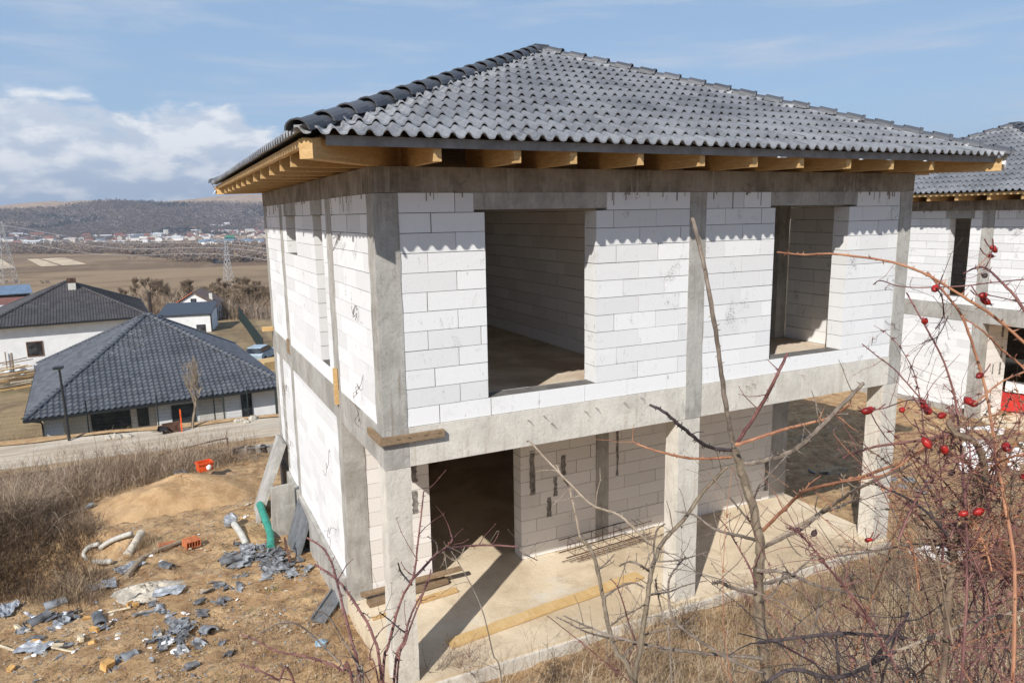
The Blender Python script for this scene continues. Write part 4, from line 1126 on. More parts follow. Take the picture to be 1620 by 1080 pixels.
pipe('white_hose', [(160, 872), (175, 864), (192, 857), (209, 853)], .045, 'pvc_white', 'upper straight length of thick white hose by the brush', (.08, .1, .1, .12), 'hose')
pipe('white_hose', [(203, 878), (215, 870), (226, 860)], .07, 'lime', 'dusty short pipe leaning up from the dry brush in mid yard', (.02, .12, .22), 'hose')
for a, b_, lab, r0 in (((227, 884), (286, 861), 'long pale pole lying on the yard left of the hollow brick', .035), ((200, 916), (227, 886), 'short weathered pole lying below the long pale pole', .045)):
    pa, pb = G(*a)+Vector((0, 0, .04)), G(*b_)+Vector((0, 0, .05)); m = MB(); m.tube([Vector((0, 0, 0)), (pb-pa)*.5+Vector((0, 0, .02)), pb-pa], r0, 7); o = m.build('wooden_pole', 'bark_pale'); o.location = pa; tag(o, lab, 'pole')
q = G(176, 806); m = MB(); m.tube([(0, 0, 0), (0, 0, .14), (0, 0, .17), (0, 0, .2)], [.05, .05, .025, .02], 8); o = m.build('bottle', 'green_plastic'); o.location = q+Vector((0, 0, .05)); o.rotation_euler = (1.3, .1, .8); tag(o, 'small turquoise plastic bottle lying at the foot of the brush', 'bottle')
q = G(140, 806); m = MB(); m.tube([(0, 0, 0), (0, 0, .16), (0, 0, .2), (0, 0, .23)], [.05, .05, .025, .02], 8); o = m.build('bottle', 'film'); o.location = q+Vector((0, 0, .05)); o.rotation_euler = (.9, .5, .2); tag(o, 'clear plastic bottle lying in the brush left of the turquoise one', 'bottle')
q = G(397, 1005); m = MB(); rock_mesh(m, .09, random.Random(18), .5); 
o = m.build('blue_bag', 'blue_scrap'); o.location = G(508, 1022)+Vector((0, 0, .05)); tag(o, 'crumpled pale blue wrapper on the soil behind the brambles', 'wrapper')
# leaning concrete panels at the far left corner of the house
def slab_between(name, P, thick, mat, label, cat):
    P = [Vector(p) for p in P]; n = (P[1]-P[0]).cross(P[3]-P[0]).normalized()*thick; o0 = P[0].copy(); m = MB()
    v = [p-o0 for p in P]+[p-o0+n for p in P]; m.v += [tuple(x) for x in v]
    for f in ((0, 1, 2, 3), (7, 6, 5, 4), (0, 4, 5, 1), (1, 5, 6, 2), (2, 6, 7, 3), (3, 7, 4, 0)): m.face(f)
    o = m.build(name, mat); o.location = o0; return tag(o, label, cat)
gz = zs(-.6, 7)
slab_between('leaning_slab', [(-.72, 6.7, gz), (-.66, 7.7, gz-.05), (-.09, 7.9, gz+1.35), (-.09, 7.0, gz+1.4)], .07, 'concrete', 'tall concrete board leaning on the far left house corner', 'panel')
slab_between('leaning_slab', [(-.55, 5.9, gz-.05), (-.12, 5.95, gz-.05), (-.10, 6.0, gz+.95), (-.50, 5.95, gz+.95)], .08, 'concrete', 'pale upright concrete block in front of the leaning board', 'panel')
slab_between('leaning_slab', [(-.34, 4.7, gz+.0), (-.36, 5.6, gz-.05), (-.07, 5.7, gz+.75), (-.07, 4.8, gz+.65)], .05, 'grey_metal', 'dark grey sheet leaning on the wall foot above the tile heap', 'panel')
m = MB(); m.tube([(0, 0, 0), (0, .5, .25), (.02, .55, 0)], .02, 5); o = m.build('bent_bar', 'rust'); o.location = (-.45, 4.4, zs(-.45, 4.4)+.05); tag(o, 'bent rusty bar sticking up beside the tile heap', 'bar')
m = MB()
for k in range(4):
    y = -.4*0+ k*.0
q = G(322, 724); s = empty('guard_rail', q, R(3)); tag(s, 'rusty steel rail frame lying along the edge of the yard above the orange bin', 'frame')
a = G(255, 727)-q; b_ = G(362, 712)-q
m = MB(); m.tube(spline([a+Vector((0, 0, .14)), (a+b_)/2+Vector((0, 0, .25)), b_+Vector((-.06, 0, .32)), b_+Vector((0, 0, .26)), b_], 6), .018, 5); m.build('top_rail', 'rust', s)
m = MB(); m.tube([a, b_], .018, 5); m.build('bottom_rail', 'rust', s)
for k in range(7):
    m = MB(); p0 = a.lerp(b_, k/7); m.tube([p0, p0+Vector((0, 0, .14+.016*k))], .012, 4); m.build('rung', 'rust', s)
rg = random.Random(31)
for i in range(11):
    u = 378+i*5.4; q = G(u, 716-(u-378)*.08); m = MB(); m.box(-.16, .16, -.10, .10, 0, .14)
    o = m.build('edge_block', 'concrete' if i % 3 else 'dark_metal'); o.location = q+Vector((0, .05, -.02)); o.rotation_euler = (rg.uniform(-.2, .2), rg.uniform(-.2, .2), rg.uniform(-.4, .4)); tag(o, 'rough grey block in the row along the yard edge above the soil slope', 'block', 'blocks along the yard edge')
pa, pb = G(-5, 765), G(150, 742); m = MB(); m.beam((0, 0, .08), pb-pa+Vector((0, 0, .08)), .04, .14); o = m.build('rusty_beam', 'rust'); o.location = pa; tag(o, 'long rusty edge beam in the weeds along the road side of the yard', 'beam')

# ------------------------------------------------------------------ things lying on and hanging at the house
def board(a, b_, wd, th, mat, label, name='wooden_board', cat='board', jag=0, group=None):
    a, b_ = Vector(a), Vector(b_); d = (b_-a); L = d.length; d.normalize(); sdv = d.cross(Vector((0, 0, 1))).normalized(); m = MB(); n = 12; r_ = random.Random(int(a.x*100)); m.ti = r_.random()
    pr = []
    for k in range(n+1):
        c = a+d*(L*k/n)-a; w0 = wd*(.5+r_.uniform(-jag, jag)); w1 = wd*(.5+(r_.uniform(-jag, jag) if k < n*.7 else 0)); pr.append([c+sdv*w0, c-sdv*w1, c-sdv*w1+Vector((0, 0, th)), c+sdv*w0+Vector((0, 0, th))])
    for k in range(n):
        for i in range(4): m.quad(pr[k][i], pr[k][(i+1) % 4], pr[k+1][(i+1) % 4], pr[k+1][i])
    m.quad(*pr[0][::-1]); m.quad(*pr[n]); o = m.build(name, mat); o.location = a; return tag(o, label, cat, group)
board((.79, .46, -2.912), (3.80, .77, -2.905), .175, .03, 'yellow_plank', 'long fresh yellow plank with a split edge across the porch floor', jag=.07)
board((.16, 1.80, -2.915), (1.30, 2.0-.12, -2.89), .14, .05, 'old_timber', 'thick weathered board in the pile at the left porch pier')
board((.10, 1.93, -2.83), (1.52, 1.84, -2.74), .10, .03, 'old_timber', 'thin brown board lying on top of the pier pile')
board((.45, 1.55, -2.915), (1.35, 1.62, -2.91), .12, .02, 'fresh_timber', 'narrow yellowish board in front of the pier pile')
board((.12, 1.45, -2.915), (.55, 1.50, -2.91), .07, .015, 'fresh_timber', 'short splinter of yellow board near the corner column')
m = MB(); m.ti = .2; m.box(-.03, .63, -.075, -.03, -.135, -.055); m.box(-.075, -.031, -.075, .42, -.132, -.058)
for x in (.1, .22, .4, .55): m.tube([(x, -.075, -.085), (x+.012, -.105, -.06)], .003, 4)
o = m.build('formwork_board', 'old_timber'); tag(o, 'weathered formwork board nailed round the front corner at floor level', 'board')
m = MB(); m.box(-.06, -.014, 2.03, 2.10, -.19, .28); o = m.build('formwork_board', 'fresh_timber'); tag(o, 'narrow upright board end on the second column of the left wall', 'board')
m = MB(); m.box(-.05, -.014, 5.83, 5.90, -.16, .10); o = m.build('formwork_board', 'old_timber'); tag(o, 'small board end on the third column of the left wall', 'board')
m = MB(); m.box(-.22, -.014, 7.74, 7.84, -.02, .06); o = m.build('formwork_board', 'fresh_timber'); tag(o, 'short board stub sticking out at the far left corner', 'board')
s = empty('rebar_cage', (3.25, 1.72, -2.90), R(4)); tag(s, 'long rusty rebar cage lying against the porch block wall', 'rebar cage')
for y, z in ((0, .0), (.2, .0), (0, .2), (.2, .2)):
    m = MB(); m.tube([(-.1-.1*(z > 0)*0, y, z), (1.55, y, z-.0)], .007, 5); m.build('long_bar', 'rust', s)
for k in range(7):
    m = MB(); x = .06+.22*k; m.tube([(x, 0, 0), (x, .2, 0), (x+.01, .2, .2), (x, 0, .2), (x, 0, 0)], .005, 4); m.build('stirrup', 'rust', s)
for k, (y, z) in enumerate(((-.10, .02), (-.16, .02), (-.22, .02))):
    m = MB(); m.tube([(-.25+.1*k, y, z), (1.45+.1*k, y+.03, z)], .006, 5); m.build('loose_bar', 'rust', s)
m = MB()
for k in range(14): m.tube([(.1*k, -.10, .02), (.1*k+.05, -.22, .03), (.1*k+.1, -.10, .02)], .0035, 4, False)
m.build('lattice_tie', 'rust', s)
# white sacks and red sheet at the second house
def sack(px, sz, label, rot):
    q = G(*px); m = MB(); r_ = random.Random(int(px[0])); n = 10
    for j in range(6):
        pass
    rock_mesh(m, sz, r_, .55); o = m.build('white_sack', 'foam_white', smooth=False); o.location = q+Vector((0, 0, sz*.3)); o.rotation_euler = rot; return tag(o, label, 'sack', 'white sacks and foam pieces by the second house')
rg = random.Random(44)
for i in range(34):
    u, v = rg.uniform(1520, 1620), rg.uniform(680, 752)
    sack((u, v), rg.uniform(.08, .22), 'white foam or plaster piece in the pile before the second house', (rg.uniform(-.5, .5), rg.uniform(-.5, .5), rg.uniform(0, 3)))
for u, v, k in ((1468, 888, .15), (1500, 897, .16), (1525, 890, .10)):
    q = G(u, v); m = MB(); r_ = random.Random(u); m.obox((0, 0, k*.35), (k*.9, .05, .12), (-.08, k*.7, .05), (.02, 0, k*.45)); 
    m.obox((k*.4, k*.3, k*.9), (k*.6, .02, -.1), (0, k*.4, .05), (.05, 0, k*.2)); o = m.build('foam_board', 'foam_white'); o.location = q; o.rotation_euler = (.1, .2, r_.uniform(0, 3)); tag(o, 'broken white foam board lying in the grass right of the porch', 'foam board', 'foam boards right of the porch')
p = atD(1572, 655, 19.6); s = empty('barrier', (16.0, 4.35, zs(16.0, 4.35)), R(-62)); s.location = (p.x, p.y, zs(p.x, p.y)); tag(s, 'red plastic barrier with a white board on top beside the second house', 'barrier')
m = MB(); prof(m, [(-.1, 0), (1.9, 0), (2.0, .42), (.1, .5), (-.15, .3)], -.20, .20); m.build('red_base', 'red_plastic', s)
m = MB(); m.obox((1.0, 0, .62), (.8, 0, -.02), (0, .25, 0), (0, 0, .10)); m.build('white_board', 'foam_white', s)

# ------------------------------------------------------------------ shrubs near the camera
rg = random.Random(99)
def stroke_pts(px, D0, D1, ph):
    n = len(px); out = []
    for i, (u, v) in enumerate(px):
        q = i/max(1, n-1); D = D0+(D1-D0)*q+.05*math.sin(ph+q*5); out.append(atD(u, v, D))
    return out
def side_growth(m, pts, rad, rg, thorn, twig, up=Vector((0, 0, 1))):
    """thorns, buds and short spurs along a smooth polyline"""
    L = 0
    for i in range(1, len(pts)-1):
        seg = (pts[i+1]-pts[i]); L = seg.length
        if L < 1e-6: continue
        d = seg.normalized()
        k = thorn*L; k = int(k)+(rg.random() < k-int(k))
        for _ in range(k):
            a = d.orthogonal().normalized(); a.rotate(Matrix.Rotation(rg.uniform(0, 6.28), 3, d)); p = pts[i].lerp(pts[i+1], rg.random())+a*rad[i]*.6
            tl = rg.uniform(.004, .010)+rad[i]*.8; m.cone(p-d*0, p+a*tl+d*rg.uniform(-.4, .5)*tl, min(rad[i]*.75, .0028))
        k = twig*L*2.2; k = int(k)+(rg.random() < k-int(k))
        for _ in range(k):
            a = d.orthogonal().normalized(); a.rotate(Matrix.Rotation(rg.uniform(0, 6.28), 3, d)); p = pts[i].lerp(pts[i+1], rg.random())
            ln = rg.uniform(.02, .11)*(1.6 if rg.random() < .25 else 1); q = [p]; dr = (a+d*rg.uniform(.1, .8)).normalized()
            for j in range(3):
                dr = (dr+Vector((rg.uniform(-.35, .35), rg.uniform(-.35, .35), rg.uniform(-.25, .4)))).normalized(); q.append(q[-1]+dr*ln/3)
            r0 = min(rad[i]*.5, .0018); m.tube(q, [r0, r0*.85, r0*.7, r0*.5], 4)
            for j in (1, 2, 3):
                if rg.random() < .7: m.cone(q[j], q[j]+Vector((rg.uniform(-1, 1), rg.uniform(-1, 1), rg.uniform(-.5, 1))).normalized()*rg.uniform(.004, .011), r0*1.2)
def shrub(name, label, cat, strokes, base_part='stem'):
    pall = []
    wk = .56 if name == 'rosehip_bush' else (.66 if name == 'bramble' else .72)
    for st in strokes: pall.append(stroke_pts(st[0], st[1], st[2], rg.uniform(0, 6)))
    b0 = pall[0][0].copy(); b0.z = zs(b0.x, b0.y)
    root = empty(name, b0); tag(root, label, cat)
    for st, pts in zip(strokes, pall):
        px, D0, D1, w0, w1, mat, th, tw = st[:8]; grow = len(st) > 8 and st[8]
        r0 = wk*w0/2/FPX*D0; r1 = wk*w1/2/FPX*D1
        if grow:    # carry the stem down to its foot in the ground
            p = pts[0]; dn = (pts[0]-pts[1]).normalized(); g = Vector((p.x+dn.x*.35, p.y+dn.y*.35, 0)); g.z = zs(g.x, g.y)-.05; pts = [g, g.lerp(p, .55)+Vector((0, 0, .0))]+pts
        P = spline([p-b0 for p in pts], 7); n = len(P)
        rad = [(r0+(r1-r0)*i/(n-1))*(1+.07*rg.uniform(-1, 1)) for i in range(n)]
        P = [p+Vector((rg.uniform(-1, 1), rg.uniform(-1, 1), rg.uniform(-1, 1)))*rad[min(i, n-1)]*.22 for i, p in enumerate(P)]
        if grow: rad[0] *= 1.3
        m = MB(); m.tube(P, rad, 7); side_growth(m, P, rad, rg, th, tw); m.build(base_part if grow else 'branch', mat, root)
    return root
S = 'bark_olive'; Gy = 'bark_grey'; Rd = 'bark_red'; Or = 'bark_orange'; Dk = 'bark_dark'; Pl = 'bark_pale'
shrub('young_tree', 'young bare tree with olive trunk standing before the middle porch column', 'tree', [
 ([(1216, 1110), (1206, 1020), (1199, 920), (1203, 865), (1190, 800), (1175, 750), (1163, 712)], 2.3, 2.25, 27, 18, S, 12, 3, 1),
 ([(1163, 714), (1158, 690), (1150, 650), (1140, 580), (1125, 480), (1110, 400), (1095, 345)], 2.25, 2.15, 12, 9, Gy, 18, 0),
 ([(1165, 702), (1205, 640), (1230, 592), (1245, 560)], 2.25, 2.2, 9, 6, Rd, 25, 6),
 ([(1168, 733), (1200, 730), (1251, 715), (1282, 691), (1311, 662), (1340, 632), (1366, 606)], 2.25, 2.1, 12, 8, Gy, 45, 8),
 ([(1163, 704), (1200, 692), (1250, 676), (1307, 662), (1345, 640)], 2.25, 2.05, 8, 5, Or, 15, 3),
 ([(1157, 712), (1120, 706), (1080, 676), (1050, 651), (1028, 640)], 2.25, 2.15, 9, 6, Dk, 60, 8),
 ([(1157, 723), (1100, 725), (1050, 716), (1010, 703), (1000, 697)], 2.25, 2.2, 7, 3, Or, 30, 2),
 ([(1197, 902), (1240, 905), (1290, 925), (1337, 936), (1375, 948)], 2.25, 2.1, 9, 3, Gy, 60, 10),
 ([(1198, 925), (1250, 910), (1272, 893), (1295, 876)], 2.25, 2.1, 7, 3, Gy, 50, 8),
 ([(1197, 937), (1160, 930), (1142, 921), (1128, 922)], 2.25, 2.2, 8, 7, Gy, 90, 6),
 ([(1197, 953), (1215, 945), (1232, 925), (1240, 905)], 2.25, 2.2, 5, 3, Gy, 60, 9),
 ([(1198, 854), (1165, 846), (1130, 836), (1100, 815), (1068, 808)], 2.25, 2.15, 8, 3, Gy, 60, 10),
 ([(1207, 866), (1240, 850), (1272, 834), (1300, 812), (1340, 796), (1362, 788)], 2.25, 2.0, 7, 4, Gy, 50, 8),
 ([(1203, 842), (1255, 791), (1273, 776), (1320, 764), (1366, 753), (1440, 724), (1490, 690)], 2.3, 1.5, 8, 6, Or, 22, 3),
 ([(1212, 862), (1284, 820), (1320, 797), (1360, 771), (1440, 735)], 2.3, 1.7, 9, 6, Pl, 20, 3),
 ([(1200, 842), (1170, 805), (1140, 770), (1120, 745)], 2.25, 2.2, 5, 2, Gy, 30, 8),
 ([(1190, 800), (1200, 770), (1222, 745), (1245, 720)], 2.25, 2.15, 4, 2, Gy, 40, 6),
 ([(1196, 925), (1185, 895), (1165, 860), (1150, 835), (1135, 815)], 2.25, 2.25, 5, 2, Rd, 30, 6)])
shrub('bare_shrub', 'bare grey thorny shrub with two forked stems before the wooden plank', 'shrub', [
 ([(1004, 1090), (1012, 1030), (1025, 945), (1031, 902), (1048, 858), (1085, 818), (1112, 778), (1150, 738)], 2.1, 2.2, 14, 8, S, 14, 4, 1),
 ([(1002, 1085), (976, 1032), (963, 992), (953, 940), (941, 885), (930, 862), (912, 850)], 2.1, 2.3, 12, 8, S, 14, 6, 1),
 ([(919, 855), (902, 777), (891, 757), (880, 735)], 2.3, 2.35, 5, 3, Pl, 12, 3),
 ([(1030, 862), (1000, 832), (977, 813), (938, 799), (905, 768), (868, 730), (840, 700), (834, 698)], 2.15, 2.4, 6, 4, Pl, 12, 4),
 ([(1205, 1041), (1102, 1031), (1047, 1024), (977, 1008), (933, 992), (891, 973)], 2.1, 2.2, 9, 3, Gy, 30, 6),
 ([(1212, 1066), (1158, 1044), (1091, 1002), (1063, 973), (1058, 920), (1072, 895), (1085, 880)], 2.0, 2.2, 8, 3, Gy, 35, 8),
 ([(1030, 905), (1012, 893), (995, 888), (980, 895)], 2.15, 2.2, 6, 3, Gy, 50, 10),
 ([(1035, 890), (1035, 860), (1040, 838), (1052, 828)], 2.15, 2.2, 4, 3, Gy, 50, 10),
 ([(1040, 888), (1070, 886), (1095, 880), (1120, 872)], 2.15, 2.2, 4, 2, Gy, 50, 10),
 ([(1028, 940), (1060, 935), (1085, 925), (1118, 918)], 2.1, 2.15, 5, 2, Gy, 55, 10),
 ([(955, 945), (985, 925), (1005, 922), (1020, 930)], 2.2, 2.1, 5, 3, Gy, 50, 10),
 ([(970, 1010), (930, 1000), (900, 985), (880, 975)], 2.15, 2.2, 5, 2, Gy, 50, 8),
 ([(985, 1040), (1010, 1012), (1030, 1000), (1075, 992)], 2.1, 2.15, 5, 3, Gy, 55, 8),
 ([(965, 990), (985, 975), (1005, 965), (1020, 955)], 2.15, 2.1, 4, 2, Gy, 40, 8),
 ([(1010, 1030), (995, 985), (985, 950), (975, 925), (965, 915)], 2.1, 2.2, 4, 2, Rd, 40, 8),
 ([(945, 900), (960, 890), (972, 876)], 2.25, 2.3, 3, 2, Gy, 40, 8),
 ([(1060, 1030), (1050, 980), (1040, 935), (1037, 915)], 2.1, 2.1, 5, 3, Gy, 50, 9, 1),
 ([(1030, 905), (1022, 850), (1010, 830), (998, 820)], 2.15, 2.2, 3, 2, Pl, 30, 6)])
shrub('bramble', 'arching reddish bramble stems before the left corner column of the house', 'bramble', [
 ([(606, 1090), (615, 1017), (636, 946), (654, 911), (661, 858), (668, 800), (670, 777)], 2.0, 2.2, 9, 3, Rd, 60, 3, 1),
 ([(622, 1090), (640, 1010), (652, 968), (675, 925), (682, 900)], 2.0, 2.15, 8, 3, Rd, 60, 5, 1),
 ([(628, 1090), (643, 1010), (668, 943), (676, 917)], 2.0, 2.15, 7, 3, Rd, 55, 5, 1),
 ([(650, 918), (671, 897), (696, 872), (731, 864), (773, 862), (819, 864)], 2.1, 2.4, 7, 4, Rd, 40, 6),
 ([(605, 1090), (590, 1006), (566, 960), (541, 925), (520, 906), (498, 893)], 1.9, 2.2, 8, 5, Rd, 55, 3, 1),
 ([(571, 1095), (555, 1010), (541, 953), (527, 897), (512, 868), (486, 850)], 1.9, 2.2, 9, 4, Rd, 55, 3, 1),
 ([(795, 1090), (780, 1034), (766, 975), (749, 932), (717, 876), (705, 862)], 2.1, 2.3, 4, 2, Gy, 12, 2, 1),
 ([(692, 875), (690, 858), (676, 848)], 2.15, 2.2, 3, 2, Gy, 50, 16),
 ([(700, 870), (715, 856), (713, 843)], 2.15, 2.2, 4, 3, Rd, 50, 10),
 ([(700, 873), (717, 885), (728, 880), (735, 865)], 2.15, 2.2, 3, 2, Pl, 40, 16),
 ([(818, 864), (830, 875), (850, 886)], 2.4, 2.45, 3, 2, Gy, 60, 14),
 ([(640, 1000), (610, 975), (600, 968)], 2.05, 2.1, 4, 2, Dk, 60, 8),
 ([(652, 925), (635, 905), (630, 890)], 2.1, 2.15, 5, 3, Dk, 60, 8),
 ([(560, 1090), (540, 1060), (510, 1045), (470, 1035), (440, 1030), (400, 1010), (383, 1004)], 1.7, 1.9, 8, 3, Rd, 50, 6, 1),
 ([(560, 1070), (520, 1030), (490, 1000), (465, 985), (440, 985), (415, 1000)], 1.7, 1.85, 5, 3, Gy, 45, 8),
 ([(575, 1090), (570, 1060), (545, 1015), (520, 975), (500, 965)], 1.8, 1.9, 6, 3, Gy, 50, 8, 1),
 ([(470, 1095), (440, 1075), (410, 1060), (380, 1050)], 1.6, 1.7, 7, 4, Rd, 60, 6, 1),
 ([(600, 1090), (585, 1040), (600, 1000), (620, 985)], 1.9, 1.9, 4, 2, Rd, 50, 8, 1)])
RH = shrub('rosehip_bush', 'large tangled rosehip bush with red thorny stems at the right picture edge', 'rosehip bush', [
 ([(1700, 612), (1620, 541), (1570, 499), (1514, 463), (1459, 431), (1403, 413), (1320, 402), (1270, 403), (1230, 399)], 1.2, 1.45, 9, 5, Or, 60, 0),
 ([(1520, 1090), (1530, 900), (1525, 760), (1514, 655), (1509, 622), (1492, 569), (1470, 527), (1450, 491), (1434, 463)], 1.25, 1.4, 9, 4, Rd, 55, 0, 1),
 ([(1600, 1090), (1605, 900), (1590, 800), (1578, 725), (1567, 658), (1556, 602), (1539, 547), (1520, 497), (1492, 461), (1467, 430)], 1.2, 1.35, 11, 6, Or, 60, 2, 1),
 ([(1640, 440), (1570, 447), (1514, 453), (1431, 454), (1394, 444), (1382, 450)], 1.25, 1.4, 4, 3, Rd, 25, 4),
 ([(1690, 620), (1620, 490), (1587, 449), (1559, 424), (1540, 425), (1524, 433)], 1.2, 1.3, 9, 4, Rd, 60, 4),
 ([(1660, 640), (1620, 583), (1584, 552), (1553, 522), (1520, 500)], 1.2, 1.3, 7, 4, Or, 55, 2),
 ([(1490, 660), (1475, 650), (1456, 630), (1417, 586), (1390, 565), (1364, 544)], 1.3, 1.35, 5, 3, Rd, 30, 3),
 ([(1540, 640), (1584, 604), (1620, 588), (1680, 560)], 1.3, 1.25, 5, 5, Or, 50, 2),
 ([(1490, 1100), (1500, 960), (1510, 872), (1518, 842), (1549, 797), (1557, 757), (1554, 719), (1537, 695), (1513, 686), (1500, 665)], 1.35, 1.35, 22, 16, 'bark_brown', 20, 12, 1),
 ([(1510, 686), (1496, 688), (1445, 698), (1392, 705), (1349, 717), (1334, 724)], 1.35, 1.4, 9, 5, Rd, 40, 8),
 ([(1535, 690), (1480, 695), (1448, 717), (1399, 750), (1330, 762), (1280, 772)], 1.35, 1.5, 7, 4, Or, 25, 4),
 ([(1555, 757), (1585, 768), (1620, 765), (1690, 760)], 1.35, 1.25, 8, 6, S, 35, 6),
 ([(1555, 760), (1568, 743), (1584, 729), (1620, 717), (1690, 700)], 1.3, 1.25, 7, 5, Or, 45, 4),
 ([(1500, 848), (1464, 808), (1428, 784), (1399, 772), (1380, 762)], 1.35, 1.4, 8, 4, Dk, 40, 8),
 ([(1480, 812), (1500, 798), (1520, 792), (1545, 795)], 1.35, 1.35, 6, 5, S, 40, 8),
 ([(1376, 648), (1400, 645), (1440, 632), (1470, 640)], 1.35, 1.3, 4, 3, Rd, 25, 4),
 ([(1427, 650), (1440, 668), (1460, 680), (1490, 690)], 1.3, 1.3, 3, 3, Rd, 20, 3),
 ([(1376, 650), (1390, 675), (1410, 700), (1430, 702)], 1.35, 1.35, 3, 3, Rd, 20, 3),
 ([(1558, 466), (1590, 472), (1620, 480)], 1.3, 1.25, 3, 3, Rd, 25, 2),
 ([(1571, 392), (1566, 410), (1558, 424)], 1.3, 1.3, 3, 3, Rd, 20, 2),
 ([(1545, 425), (1560, 408), (1568, 398)], 1.3, 1.3, 2.5, 2.5, Or, 20, 2),
 ([(1480, 455), (1490, 470), (1492, 500), (1480, 520)], 1.3, 1.3, 4, 3, Dk, 30, 12),
 ([(1500, 500), (1485, 530), (1465, 540), (1458, 545)], 1.3, 1.3, 3, 2, Dk, 30, 10)])
def hip(px, D, size=1., dark=False):
    p = atD(px[0], px[1], D)-RH.location; a = Vector((rg.uniform(-1, 1), rg.uniform(-.4, .4), rg.uniform(-.35, .25))).normalized(); m = MB(); L = .0100*size*rg.uniform(.85, 1.15)
    prof_ = [(-1.0, .12), (-.85, .5), (-.45, .86), (0, 1.0), (.5, .85), (.85, .45), (1.0, .22)]
    m.tube([p+a*L*t_ for t_, _ in prof_], [L*.64*r_ for _, r_ in prof_], 10); o = m.build('rosehip' if not dark else 'dried_hip', 'rosehip' if not dark else 'dried_berry', RH, smooth=True)
    c = MB(); e = p+a*L*.97
    for k in range(4): c.cone(p+a*L*.9, e+(a+Vector((rg.uniform(-.7, .7), rg.uniform(-.7, .7), rg.uniform(-.7, .7)))).normalized()*L*.7, L*.12)
    c.build('calyx', 'dried_berry', o)
    c = MB(); c.tube([p-a*L, p-a*L*2+Vector((0, 0, .004)), p-a*L*3+Vector((0, 0, .012))], .0012, 4); c.build('stalk', 'bark_red', o)
for u, v, s_ in ((1571, 392, .7), (1574, 396, .7), (1567, 405, .6), (1555, 467, .8), (1559, 476, 1.), (1480, 456, 1.), (1463, 508, .8), (1550, 594, .8), (1532, 634, 1.1), (1540, 638, 1.1), (1460, 636, .9), (1463, 643, .9), (1468, 650, 1.), (1490, 657, 1.1), (1376, 648, 1.), (1371, 650, .9), (1427, 648, .9), (1466, 700, 1.2), (1494, 711, 1.1), (1592, 707, 1.2), (1621, 755, 1.2), (1548, 809, 1.1), (1524, 812, 1.), (1372, 854, .6), (1376, 853, .6)):
    hip((u, v), 1.28+rg.uniform(-.03, .03), s_)
for u, v in ((1558, 436), (1506, 747), (1300, 885), (1262, 838), (1288, 843), (1582, 975), (1600, 860)): hip((u, v), 1.4, .8, True)
# procedural canes that fill the bush
def cane(m, b_, L, lean, rg, r0, twigs, fine=.3):
    p = Vector(b_); d = Vector((lean[0], lean[1], 1.5)).normalized(); n = 14; pts = [p]; bend = Vector((rg.uniform(-.12, .12), rg.uniform(-.12, .12), -.05))
    for k in range(n):
        d = (d+bend*(k/n)*1.6+Vector((rg.uniform(-.09, .09), rg.uniform(-.09, .09), rg.uniform(-.06, .06)))).normalized(); pts.append(pts[-1]+d*L/n)
    rad = [r0*(1-.72*k/n) for k in range(n+1)]
    m.tube(pts, rad, 5)
    for k in range(3, n):
        for _ in range(2 if rg.random() < twigs else 0):
            q = [pts[k]]; dd = Vector((rg.uniform(-1, 1), rg.uniform(-1, 1), rg.uniform(-.4, .9))).normalized(); ln = rg.uniform(.06, fine)
            for j in range(4):
                dd = (dd+Vector((rg.uniform(-.4, .4), rg.uniform(-.4, .4), rg.uniform(-.4, .3)))).normalized(); q.append(q[-1]+dd*ln/4)
            m.tube(q, [rad[k]*.5, rad[k]*.42, rad[k]*.36, rad[k]*.28, rad[k]*.2], 4, False)
        for _ in range(3):
            a = Vector((rg.uniform(-1, 1), rg.uniform(-1, 1), rg.uniform(-.6, .3))).normalized(); m.cone(pts[k]+a*rad[k]*.5, pts[k]+a*(rad[k]+.008), .0025)
    return pts
rg = random.Random(123)
for i in range(120):
    u = rg.uniform(1440, 1740); D_ = rg.uniform(1.3, 2.5); p = atD(u, 900, D_); g = zs(p.x, p.y)
    want = atD(u, rg.uniform(760, 1040) if i % 4 else rg.uniform(680, 800), D_).z-g
    m = MB(); b_ = Vector((p.x+rg.uniform(-.1, .1), p.y+rg.uniform(-.1, .1), g-.03))-RH.location
    cane(m, b_, max(.5, want*1.08), (rg.uniform(-.45, .35), rg.uniform(-.3, .3)), rg, rg.uniform(.0018, .0038), .8, .24)
    m.build('cane', rg.choice([Rd, Rd, Rd, Or, Gy, Dk]), RH)
for i in range(60):
    p = atD(rg.gauss(1545, 55), rg.gauss(890, 85), rg.uniform(1.25, 1.6))-RH.location; m = MB()
    cane(m, p, rg.uniform(.12, .34), (rg.uniform(-1.6, 1.6), rg.uniform(-1, 1)), rg, rg.uniform(.0014, .0028), 1., .12); m.build('twig', rg.choice([Rd, Rd, Or, 'bark_brown']), RH)
